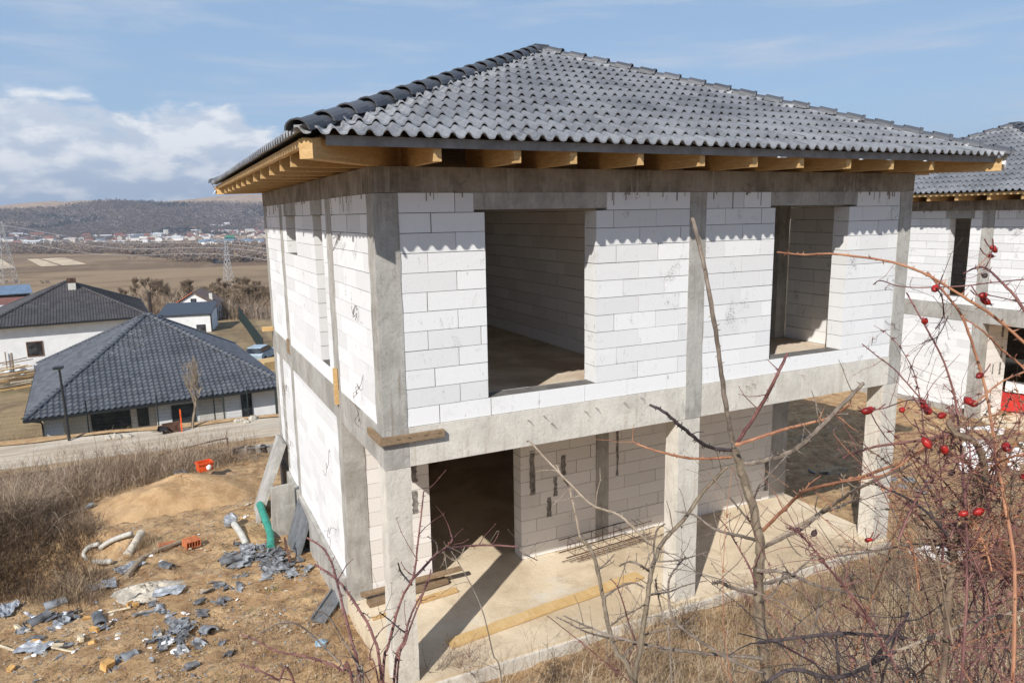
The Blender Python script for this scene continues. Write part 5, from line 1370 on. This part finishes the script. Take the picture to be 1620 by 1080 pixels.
shrub('blackthorn', 'dark leafless blackthorn branches crossing the dry grass at the bottom right', 'blackthorn', [
 ([(1200, 1100), (1320, 1072), (1350, 1064), (1391, 1043), (1418, 1029)], 1.5, 1.6, 10, 8, Dk, 30, 8, 1),
 ([(1418, 1029), (1475, 1007), (1524, 988), (1575, 974), (1620, 965), (1690, 950)], 1.6, 1.7, 7, 4, Pl, 25, 2),
 ([(1200, 1016), (1225, 1013), (1320, 1002), (1381, 1004), (1432, 1009)], 1.55, 1.6, 7, 8, Dk, 40, 10),
 ([(1379, 1049), (1405, 1015), (1430, 982), (1436, 968)], 1.6, 1.65, 9, 5, Dk, 50, 12),
 ([(1392, 1100), (1400, 1060), (1408, 1030), (1422, 990)], 1.6, 1.65, 7, 4, Dk, 40, 8, 1),
 ([(1327, 1075), (1326, 1040), (1323, 1010), (1328, 990)], 1.55, 1.6, 6, 3, Dk, 60, 8),
 ([(1450, 1100), (1438, 1060), (1425, 1020), (1415, 1005)], 1.6, 1.65, 4, 2, Dk, 40, 8, 1),
 ([(1455, 1090), (1420, 1055), (1400, 1040)], 1.6, 1.6, 5, 3, Dk, 40, 6, 1),
 ([(1395, 1075), (1375, 1035), (1365, 1010)], 1.6, 1.6, 4, 2, Dk, 40, 6, 1),
 ([(1690, 1025), (1620, 1023), (1544, 1023), (1470, 1015), (1430, 1008)], 1.55, 1.6, 5, 3, Rd, 25, 2),
 ([(1320, 880), (1390, 870), (1450, 860), (1510, 865)], 1.6, 1.5, 4, 3, Gy, 30, 8),
 ([(1260, 1100), (1268, 1040), (1290, 985), (1298, 940)], 1.7, 1.8, 5, 3, Gy, 45, 10, 1)])

rg = random.Random(321)
for i, (u, v, k, h) in enumerate(((1085, 1010, 16, .7), (1180, 965, 12, .6), (1290, 965, 20, .8), (1350, 945, 18, .9), (1410, 935, 20, 1.0), (1465, 945, 18, 1.0), (740, 1075, 14, .6), (690, 1085, 12, .6), (985, 1075, 14, .6), (1240, 1040, 14, .6), (1560, 930, 22, 1.2), (1605, 900, 22, 1.3), (1380, 1010, 14, .7), (880, 1085, 10, .5))):
    q = G(u, v); m = MB()
    for _ in range(k):
        m.ti = rg.random(); cane(m, Vector((rg.uniform(-.12, .12), rg.uniform(-.12, .12), -.03)), h*rg.uniform(.6, 1.1), (rg.uniform(-.8, .8), rg.uniform(-.6, .6)), rg, rg.uniform(.002, .004), 1., .26)
    o = m.build('low_shrub', rg.choice(['bark_red', 'twig_brown', 'bark_grey', 'bark_dark'])); o.location = q; tag(o, 'low leafless twiggy shrub growing in the dead grass of the bank', 'shrub', 'low twiggy shrubs on the bank')

# ------------------------------------------------------------------ dry grass and brush
def ribbons(name, label, cat, mat, seeds, hmin, hmax, wmin, wmax, bendy=.6, fork=0., segs=3, kmean=.5):
    """thousands of blades as one mesh. seeds: list of (x, y)"""
    n = len(seeds); V = []; F = []; T = []
    g = np.random.default_rng(len(seeds))
    xy = np.array(seeds); z = zg(xy[:, 0], xy[:, 1])
    for i in range(n):
        x, y = xy[i]; h = g.uniform(hmin, hmax)*g.uniform(.6, 1.15); a = g.uniform(0, 6.28); lean = g.uniform(.1, 1)*bendy; wd = g.uniform(wmin, wmax)
        ca, sa = math.cos(a), math.sin(a); px_, py_ = -sa*wd, ca*wd; c2 = g.uniform(-.5, .5); ti = float(np.clip(g.normal(kmean+.20*math.sin(x*3.1+math.sin(y*2.3)*2)*math.sin(y*3.7+x), .20), 0, 1))
        stems = [(x, y, z[i]-.03, h, ca, sa, lean)]
        if g.random() < fork:
            for _ in range(g.integers(2, 5)):
                q = g.uniform(.3, .8); a2 = g.uniform(0, 6.28); stems.append((x+ca*lean*h*q*q, y+sa*lean*h*q*q, z[i]+h*q*.9, h*g.uniform(.2, .5), math.cos(a2), math.sin(a2), g.uniform(.3, 1.)))
        for (bx_, by_, bz_, hh, c_, s_, le) in stems:
            k0 = len(V)
            for k in range(segs+1):
                q = k/segs; r = le*hh*q**1.7; wv = (1-.8*q)
                cx_ = bx_+c_*r-s_*c2*hh*.2*q*q; cy_ = by_+s_*r+c_*c2*hh*.2*q*q; cz_ = bz_+hh*(q-.32*le*q*q)
                V.append((cx_-px_*wv, cy_-py_*wv, cz_)); V.append((cx_+px_*wv, cy_+py_*wv, cz_+wd*.3))
            for k in range(segs): F.append((k0+2*k, k0+2*k+1, k0+2*k+3, k0+2*k+2)); T.append(ti)
    me = bpy.data.meshes.new(name); me.from_pydata(V, [], F); me.materials.append(MATS[mat])
    a = me.attributes.new('tint', 'FLOAT', 'FACE'); a.data.foreach_set('value', T)
    o = bpy.data.objects.new(name, me); C.objects.link(o); return tag(o, label, cat, None, 'stuff')
g = np.random.default_rng(5)
def clump(n, fx, fy, k, dens=None):
    """clumped seeds in the rectangle"""
    out = []; cs_ = [(g.uniform(*fx), g.uniform(*fy), g.uniform(.05, .3)) for _ in range(k)]
    while len(out) < n:
        c = cs_[g.integers(len(cs_))]; x, y = g.normal(c[0], c[2]), g.normal(c[1], c[2])
        if -.0 < x < 8.0 and y > -.18: continue
        if 8.0 <= x < 9.2 and y > 1.2: continue
        if dens and g.random() > dens(x, y): continue
        out.append((x, y))
    return out
bank = clump(30000, (-.3, 11.5), (-4.6, -.2), 900, lambda x, y: 1.0 if x > 2.2 else (.5 if x > .9 else .28))
ribbons('dry_grass', 'matted straw coloured dead grass on the bank before the porch', 'grass', 'straw', bank, .12, .50, .0018, .0042, 1.5, .12, 4, .50)
lying = clump(2600, (.5, 11.5), (-4.2, -.2), 200)
ribbons('dead_stalks', 'pale broken stalks lying flat over the bank grass', 'stalks', 'straw', lying, .25, .6, .0018, .0036, 2.6, .3, 4, .85)
tall = clump(1900, (.5, 11), (-3.8, -.2), 130)
ribbons('dry_weeds', 'taller brown dead weed stalks standing in the bank grass', 'weeds', 'brush', tall, .35, .85, .0016, .003, .5, .8, 4, .35)
rightg = [(g.uniform(8.2, 13), g.uniform(-1.5, 1.2)) for _ in range(2600)]
ribbons('dry_grass', 'sparse dead grass on the soil right of the porch', 'grass', 'straw', rightg, .08, .28, .002, .004, 1.2, 0, 3, .45)
def pixels(n, poly, jit=0):
    out = []
    pu = [p[0] for p in poly]; pv = [p[1] for p in poly]
    while len(out) < n:
        u = g.uniform(min(pu), max(pu)); v = g.uniform(min(pv), max(pv)); ins = False; j = len(poly)-1
        for i in range(len(poly)):
            (x1, y1), (x2, y2) = poly[i], poly[j]
            if (y1 > v) != (y2 > v) and u < (x2-x1)*(v-y1)/(y2-y1)+x1: ins = not ins
            j = i
        if ins: out.append((u, v))
    q = Gb([p[0] for p in out], [p[1] for p in out])
    return [(p[0]+g.normal(0, .05), p[1]+g.normal(0, .05)) for p in q]
edge = pixels(2600, [(-40, 790), (-40, 850), (60, 830), (130, 800), (190, 780), (260, 765), (330, 745), (400, 735), (400, 722), (330, 728), (200, 745), (90, 768)])
edge = edge+[(x+g.normal(0, .25), y+abs(g.normal(0, .5))) for x, y in edge]+[(x+g.normal(0, .3), y+abs(g.normal(0, .6))) for x, y in edge]
ribbons('dry_brush', 'tangled brown dead brush along the far edge of the yard', 'brush', 'brush', edge, .15, .92, .002, .0045, 1.15, .75, 4, .56)
hollow = pixels(2600, [(-40, 850), (60, 830), (130, 805), (150, 830), (155, 880), (165, 925), (150, 962), (60, 955), (-40, 950)])
hollow = hollow+[(x+g.normal(0, .15), y+g.normal(0, .15)) for x, y in hollow]
ribbons('dry_brush', 'dark tangled dead brush filling the hollow at the left edge, its shade coloured in', 'brush', 'brush', hollow, .10, .45, .002, .0042, 1.3, .7, 4, .12)  # very low tint: brown brush plus the shade of the pit put into its colour
tuft = pixels(420, [(92, 905), (150, 905), (152, 950), (92, 960)])
ribbons('dry_grass', 'pale dead grass tuft leaning over the hollow beside the white hose', 'grass', 'straw', tuft*2, .12, .40, .002, .0038, 1.2, .2, 4, .55)
tuft = pixels(180, [(215, 850), (255, 850), (255, 880), (215, 885)])
ribbons('dry_grass', 'dead grass tuft beside the dusty short pipe in mid yard', 'grass', 'straw', tuft*3, .10, .35, .002, .004, .8, .1, 4, .35)
sparse = pixels(7000, [(0, 965), (150, 965), (170, 900), (200, 830), (420, 740), (430, 830), (500, 930), (560, 1080), (0, 1085)])
ribbons('ground_litter', 'short dead grass and straw litter strewn over the yard soil', 'litter', 'straw', sparse, .02, .09, .0018, .0042, 2.2, 0, 3, .38)
lit2 = pixels(900, [(380, 990), (440, 960), (600, 980), (620, 1085), (330, 1085)])
ribbons('dry_weeds', 'low brown weeds under the red bramble stems', 'weeds', 'brush', lit2, .05, .3, .0018, .004, .9, .4, 3, .4)
cl = MB(); rg = random.Random(8)
for q in pixels(3800, [(0, 965), (150, 965), (170, 900), (200, 830), (420, 740), (430, 830), (500, 930), (560, 1080), (0, 1085)]):
    r_ = rg.uniform(.006, .022)*(1.6 if rg.random() < .08 else 1); n0 = len(cl.v); z_ = zs(*q); cl.mi = rg.choice((0, 0, 0, 1, 2)); 
    for dx, dy, dz in ((1, 0, 0), (-.5, .87, 0), (-.5, -.87, 0), (0, 0, .8)): k = r_*rg.uniform(.7, 1.3); cl.v.append((q[0]+dx*k, q[1]+dy*k, z_+.012+dz*k))
    for f in ((0, 1, 3), (1, 2, 3), (2, 0, 3)): cl.face(tuple(n0+i for i in f))
tag(cl.build('soil_clods', ['soil', 'lime', 'shard_grey']), 'small clods, grit and tile crumbs strewn over the yard soil', 'clods', None, 'stuff')
gr = []
for u, v, n, s_ in ((485, 945, 90, 5), (428, 930, 60, 9), (345, 927, 70, 10), (400, 965, 50, 9), (70, 1055, 60, 20), (240, 975, 60, 20), (315, 1090, 50, 14), (360, 865, 40, 10)):
    for _ in range(n): q = G(g.normal(u, s_), g.normal(v, s_*.4)); gr.append((q.x, q.y))
ribbons('green_grass', 'small green grass tufts on the yard soil', 'grass', 'green_grass', gr, .03, .09, .002, .004, 1., 0, 3, .5)
sh_ = [(g.uniform(-14, 8), 0) for _ in range(1500)]; sh_ = [(x, 31.2-.12*(x+3)+2.9+abs(g.normal(0, .3))) for x, _ in sh_]
ribbons('verge_grass', 'strip of short dead grass along the far edge of the gravel road', 'grass', 'straw', sh_, .08, .32, .006, .012, 1., .2, 3, .4)
# long wispy stems standing above the edge brush
rg = random.Random(64)
for i, u in enumerate((12, 40, 78, 92, 152, 168, 205, 222, 236, 262, 300, 316, 345)):
    q = G(u, 772-u*.10); m = MB()
    cane(m, Vector((0, 0, -.05)), rg.uniform(.9, 1.5), (rg.uniform(-.3, .3), rg.uniform(-.2, .2)), rg, .006, .5, .3); o = m.build('dead_weed', 'twig_brown'); o.location = q; tag(o, 'tall dead weed stalk standing against the gravel road', 'weed', 'tall dead weeds along the yard edge')
# fallen pale stems over the hollow
for i in range(16):
    q = G(rg.uniform(0, 150), rg.uniform(800, 930)); m = MB(); L = rg.uniform(.5, 1.2); a = rg.uniform(0, 6.28); e = Vector((math.cos(a)*L, math.sin(a)*L, rg.uniform(.1, .5))); m.tube(spline([(0, 0, 0), e*.5+Vector((0, 0, .18)), e], 6), [.007, .006, .005]+[.004]*10, 4, False) if False else m.tube(spline([(0, 0, 0), e*.5+Vector((0, 0, .18)), e], 6), .005, 4)
    o = m.build('fallen_stalk', 'bark_pale'); o.location = q+Vector((0, 0, .12)); tag(o, 'pale dead stem lying across the brush in the hollow', 'stem', 'dead stems over the brush hollow')

# ------------------------------------------------------------------ bare trees, valley, village, pylons
def bare_tree(seed, H, spread=.55, trunk=.3, up=.2, r0=.09, depth=5, mat='twig_brown', nb=(3, 5), twr=.012):
    rg = random.Random(seed); tr = MB(); cr = MB(); V = Vector
    def grow(p, d, L, r, lev):
        pts = [p]; n = 4
        for k in range(n): d = (d+V((rg.uniform(-.14, .14), rg.uniform(-.14, .14), rg.uniform(-.06, .10)+up*.1))).normalized(); pts.append(pts[-1]+d*L/n)
        (tr if lev == 0 else cr).ti = rg.random(); (tr if lev == 0 else cr).tube(pts, [r*(1-.4*k/n) for k in range(n+1)], 6 if lev == 0 else (4 if lev < 3 else 3), False)
        if lev >= depth: return
        for k in range(rg.randint(*nb)+(2 if lev >= depth-2 else 0)):
            q = rg.uniform(.45, 1.0); pp = pts[min(n-1, int(q*n))].lerp(pts[min(n, int(q*n)+1)], q*n-int(q*n))
            nd = (d*rg.uniform(.5, 1.0)+V((rg.uniform(-1, 1)*spread, rg.uniform(-1, 1)*spread, rg.uniform(-.2, .6)*spread+up))).normalized()
            grow(pp, nd, L*rg.uniform(.52, .78), max(r*.55, twr), lev+1)
    grow(V((0, 0, -.2)), V((rg.uniform(-.1, .1), rg.uniform(-.1, .1), 1)).normalized(), H*trunk, r0, 0)
    return tr, cr
def tree_obj(name, seed, loc, label, group=None, mats=('bark_grey', 'twig_brown'), **k):
    tr, cr = bare_tree(seed, **k); e = empty(name, loc); tag(e, label, 'tree', group); tr.build('trunk', mats[0], e); cr.build('crown', mats[1], e); return e
q = G(304, 678)
tree_obj('roadside_tree', 5, q, 'slender bare tree with a pale trunk before the bungalow roof', None, ('bark_pale', 'bark_pale'), H=4.3, spread=.55, trunk=.40, up=.42, r0=.085, depth=4, nb=(2, 4), twr=.008)
protos = [tree_obj('bare_tree', 200+i, (0, 0, -500), '', 'bare trees below the ploughed field', H=7.6, spread=.8, trunk=.24, up=.28, r0=.12, depth=5, nb=(3, 4), twr=.016) for i in range(4)]
rg = random.Random(71); first = [0]
def put_tree(u, v, s_, label, group):
    q = G(u, v)
    if first[0] < 4: t_ = protos[first[0]]; first[0] += 1
    else: t_ = copy_tree(protos[rg.randrange(4)])
    t_.location = q; t_.rotation_euler = (0, 0, rg.uniform(0, 6.28)); t_.scale = (s_, s_, s_*rg.uniform(.85, 1.05)); tag(t_, label, 'tree', group)
for u, v, s_ in ((205, 478, 1.0), (222, 482, 1.1), (242, 484, 1.25), (256, 485, 1.3), (262, 489, 1.1), (198, 482, .9)):
    put_tree(u, v, s_, 'bare tree standing behind the right end of the villa roof', 'bare trees behind the villa')
for u, v, s_ in ((288, 482, 1.1), (300, 482, 1.2), (308, 484, 1.15), (318, 486, 1.0)):
    put_tree(u, v, s_, 'bare tree around the small orange roofed house', 'bare trees round the gabled house')
for i in range(34):
    u = 330+i*3.4+rg.uniform(-4, 4); v = rg.uniform(470, 503)
    put_tree(u, v, rg.uniform(.75, 1.15), 'bare brown tree in the thicket left of the unfinished house', 'bare trees in the thicket below the pylon')
# thickets: one mass of twiggy scrub along the river and the field margin
def scrub(name, label, pts, hmin, hmax, mat, seed, per=7, flat=1.0, lo=.3, hi=.95):
    g_ = np.random.default_rng(seed); V = []; F = []; T = []
    zz = zg(np.array([p[0] for p in pts]), np.array([p[1] for p in pts]))
    for (x, y, s_, tb), z in zip(pts, zz):
        z = float(z); h = g_.uniform(hmin, hmax)*s_
        for k in range(per):
            a = g_.uniform(0, 6.28); r = h*.42*math.sqrt(g_.random())*flat; cx_, cy_, cz_ = x+r*math.cos(a), y+r*math.sin(a), z+h*g_.uniform(.15, .8)
            e = h*g_.uniform(.10, .24); n0 = len(V); ti = float(np.clip(tb+g_.normal(0, .13), 0, 1))
            for d in ((1, 0, 0), (-.5, .87, 0), (-.5, -.87, 0)): j = g_.uniform(.6, 1.2); V.append((cx_+d[0]*e*j, cy_+d[1]*e*j, cz_+e*g_.uniform(-.4, .4)))
            V.append((cx_+e*g_.uniform(-.4, .4), cy_+e*g_.uniform(-.4, .4), cz_+e*g_.uniform(.8, 1.5))); V.append((cx_, cy_, cz_-e))
            for f in ((0, 1, 3), (1, 2, 3), (2, 0, 3), (1, 0, 4), (2, 1, 4), (0, 2, 4)): F.append(tuple(n0+i for i in f)); T.append(ti)
    me = bpy.data.meshes.new(name); me.from_pydata(V, [], F); me.materials.append(MATS[mat]); a = me.attributes.new('tint', 'FLOAT', 'FACE'); a.data.foreach_set('value', T)
    o = bpy.data.objects.new(name, me); C.objects.link(o); return tag(o, label, 'woods', None, 'stuff')
gg = np.random.default_rng(17)
u_ = gg.uniform(-60, 450, 2600); v_ = 386+np.where(u_ < 190, 16, 16+13*sst(u_, 190, 300))*gg.random(2600)**.8
pts = [(q[0], q[1], gg.uniform(.5, 1.15), .72) for q in Gb(u_, v_)]
scrub('riverside_scrub', 'brown belt of bare riverside trees across the valley behind the ploughed field', pts, 4, 9, 'far_wood', 1, 13, 1.2)
hedge = [(q[0]+gg.normal(0, .5), q[1]+gg.normal(0, .5)) for q in Gb(gg.uniform(196, 450, 5200), gg.uniform(468, 506, 5200))]
ribbons('hedge_thicket', 'continuous band of brown bare scrub along the slope below the field', 'woods', 'brush', hedge, 1.2, 3.2, .02, .05, .5, 1., 3, .45)
pts = []
for u, v, n in ((70, 448, 8), (25, 447, 6), (362, 452, 7), (395, 413, 10), (240, 409, 8), (205, 410, 6), (412, 460, 12)):
    for _ in range(n): q = G(gg.normal(u, 6), gg.normal(v, .8)); pts.append((q.x, q.y, gg.uniform(.3, .7), .6))
scrub('field_scrub', 'scattered dark bushes on the ploughed field', pts, 3, 6, 'far_wood', 2)
a_ = gg.uniform(-.35, .75, 60000); r_ = gg.uniform(1650, 2700, 60000); X_, Y_ = CAM.x+r_*np.sin(a_), CAM.y+r_*np.cos(a_)
ok = gg.random(60000) < woodmask(X_, Y_); dk = np.sin(X_*.012+1)*np.sin(Y_*.010+2)+.6*np.sin(X_*.031)*np.sin(Y_*.027)
pts = [(x, y, gg.uniform(.7, 1.2), .10 if d > .75 else gg.uniform(.3, .62)) for x, y, d in list(zip(X_[ok], Y_[ok], dk[ok]))[:15000]]
scrub('hill_forest', 'grey brown bare forest covering the far hillside with dark green patches', pts, 5, 9, 'far_wood', 3, 4, 1.3)
pts = [(q[0], q[1], gg.uniform(.4, 1.), gg.uniform(.3, .9)) for q in Gb(gg.uniform(-20, 440, 500), gg.uniform(374, 391, 500))]
scrub('village_trees', 'bare trees scattered among the village houses far across the valley', pts, 4, 8, 'far_wood', 4, 5)

def village_proto(w_, l_, h_, rh, roof, wall='village_wall'):
    m = MB(); m.mi = 0; m.box(-w_/2, w_/2, -l_/2, l_/2, -2, h_); m.tri((-w_/2, -l_/2, h_), (w_/2, -l_/2, h_), (0, -l_/2, h_+rh)); m.tri((w_/2, l_/2, h_), (-w_/2, l_/2, h_), (0, l_/2, h_+rh))
    m.mi = 1; e = .6; k = rh/(w_/2)
    for s_ in (-1, 1):
        m.quad((s_*(w_/2+e), -l_/2-e, h_-e*k+.1), (s_*(w_/2+e), l_/2+e, h_-e*k+.1), (0, l_/2+e, h_+rh+.1), (0, -l_/2-e, h_+rh+.1))
    o = m.build('village_house', [wall, roof]); C.objects.unlink(o); return o
vp = {'red': village_proto(8, 10, 4.5, 3, 'roof_red'), 'grey': village_proto(9, 11, 5, 2.6, 'roof_grey'), 'brown': village_proto(8, 9, 4.5, 3, 'roof_brown'), 'white': village_proto(12, 16, 5, 1.2, 'roof_white'), 'blue': village_proto(9, 22, 4.5, 2.4, 'roof_blue')}
rg = random.Random(55)
def vill(kind, u, v, label, group, s_=1., rz=None):
    q = G(u, v); o = vp[kind].copy(); C.objects.link(o); o.location = q; o.rotation_euler = (0, 0, rg.choice((0, 1.57))+rg.uniform(-.3, .3) if rz is None else rz); o.scale = (s_,)*3; tag(o, label, 'house', group); return o
for i in range(46):
    k = rg.choice(('red', 'grey', 'grey', 'brown', 'white', 'white', 'red')); u = rg.uniform(-10, 190)
    vill(k, u, rg.uniform(374, 389), 'small far house with %s roof in the left part of the village' % k, '%s roofed houses in the left part of the village' % k, rg.uniform(.8, 1.5))
for i in range(30):
    k = rg.choice(('grey', 'white', 'brown', 'red')); u = rg.uniform(190, 330)
    vill(k, u, rg.uniform(373, 384), 'small far house with %s roof in the middle of the village' % k, '%s roofed houses in the middle of the village' % k, rg.uniform(.8, 1.4))
for i in range(40):
    k = rg.choice(('red', 'red', 'brown', 'grey', 'white')); u = rg.uniform(300, 425)
    vill(k, u, rg.uniform(366, 378), 'small far house with %s roof at the foot of the hill' % k, '%s roofed houses at the foot of the hill' % k, rg.uniform(.8, 1.3))
for i in range(9):
    vill('red' if i % 3 else 'brown', rg.uniform(296, 316), rg.uniform(361, 372), 'tiny far house on the hill lane above the village', 'houses on the hill lane', .9)
for i in range(16):
    vill('blue', 322+i*6.4, 386.0+rg.uniform(-1.4, .8), 'far terrace house with blue grey roof along the valley', 'blue roofed terraces in the valley', rg.uniform(.8, 1.1), rg.uniform(-.2, .2)+.35)
for i in range(12):
    vill('white', 206+i*4.9, 377.3, 'white warehouse unit in the row below the long white hall', 'row of white warehouse units', .75, .2)
q = G(243, 374.5); h_ = empty('white_hall', q, .15); tag(h_, 'long white hall with a small tower far across the valley', 'hall')
m = MB(); m.box(-42, 22, -10, 10, -3, 6); m.build('wall', 'white_paint', h_); m = MB(); m.box(-43, 23, -11, 11, 6.01, 7); m.build('roof', 'roof_white', h_); m = MB(); m.box(22.1, 30, -6, 6, -3, 15); m.build('tower', 'cream_paint', h_)
q = G(347, 357); h_ = empty('hillside_building', q, .1); tag(h_, 'lone long white building on the bare hillside above the village', 'building')
m = MB(); m.box(-32, 12, -6, 6, -4, 3.5); m.build('wing', 'white_paint', h_); m = MB(); m.box(12.1, 24, -7, 7, -4, 8); m.build('block', 'white_paint', h_)
q = G(364, 380); m = MB(); m.box(-9, 9, -6, 6, -2, 5); m.quad((-10, -7, 5.1), (10, -7, 5.1), (6, 0, 9), (-6, 0, 9)); m.quad((10, 7, 5.1), (-10, 7, 5.1), (-6, 0, 9), (6, 0, 9)); m.tri((10, -7, 5.1), (10, 7, 5.1), (6, 0, 9)); m.tri((-10, 7, 5.1), (-10, -7, 5.1), (-6, 0, 9))
o = m.build('green_house', 'roof_green'); o.location = q; tag(o, 'single bright green roofed house at the hill foot behind the right pylon', 'house')

def pylon(px, H, wd, label):
    q = G(*px); P = empty('power_pylon', q, .5); tag(P, label, 'pylon'); r = .15
    corner = lambda k, z: Vector(((1 if k in (0, 3) else -1)*wd/2*(1-.86*min(1, z/(H*.96))), (1 if k < 2 else -1)*wd/2*(1-.86*min(1, z/(H*.96))), z))
    for k in range(4):
        m = MB(); m.tube([corner(k, -1), corner(k, H*.5), corner(k, H)], r, 4); m.build('leg', 'pylon_steel', P)
    m = MB(); lv = [H*(1-(1-i/9)**1.0) for i in range(10)]
    for a, b_ in zip(lv[:-1], lv[1:]):
        for k in range(4): m.tube([corner(k, a), corner((k+1) % 4, b_)], r*.6, 3); m.tube([corner((k+1) % 4, a), corner(k, b_)], r*.6, 3)
    m.build('lattice', 'pylon_steel', P)
    for z, L in ((H*.72, wd*.75), (H*.83, wd*.95), (H*.94, wd*.6)):
        m = MB(); m.tube([(-L, 0, z), (0, 0, z+.6), (L, 0, z)], r, 4); m.tube([(-L, 0, z), (0, 0, z-.7), (L, 0, z)], r*.7, 4); m.build('cross_arm', 'pylon_steel', P)
    return q, H
p1 = pylon((363, 456), 27, 4.6, 'slim steel lattice pylon at the near margin of the ploughed field')
p2 = pylon((14, 449), 40, 9, 'tall pale lattice pylon at the left picture edge')
for k, (z1, z2, dx) in enumerate(((.94, .94, 0), (.83, .83, 3.4), (.72, .72, -3.0))):
    a = p2[0]+Vector((dx, 0, 40*z2)); b_ = p1[0]+Vector((dx, 0, 27*z1)); c = (a+b_)/2+Vector((0, 0, -5.0)); e = b_+(b_-a)*.9+Vector((0, 0, -2)); c2 = (b_+e)/2+Vector((0, 0, -4)); f = a-(b_-a)*.6
    m = MB(); m.tube(spline([f-a, (f-a)/2+Vector((0, 0, -4)), Vector((0, 0, 0)), c-a, b_-a, c2-a, e-a], 8), .075, 3, False); o = m.build('power_line', 'pylon_steel'); o.location = a
    tag(o, ('top', 'middle', 'lowest')[k]+' wire of the power line running between the two pylons', 'power line')

# ------------------------------------------------------------------ air
m = MB(); m.box(-2600, 3400, -40, 4200, -41, 175)
hm = bpy.data.materials.new('haze_air'); hm.use_nodes = True; t = NT(hm.node_tree)
pv = t.n('ShaderNodeVolumePrincipled'); pv.inputs['Color'].default_value = (.72, .80, .93, 1); pv.inputs['Density'].default_value = .00016; pv.inputs['Anisotropy'].default_value = .2
t.nt.links.new(pv.outputs[0], t.n('ShaderNodeOutputMaterial').inputs['Volume']); MATS['haze_air'] = hm
tag(m.build('haze', 'haze_air'), 'thin pale blue haze softening the far valley and hill', 'haze', None, 'stuff')
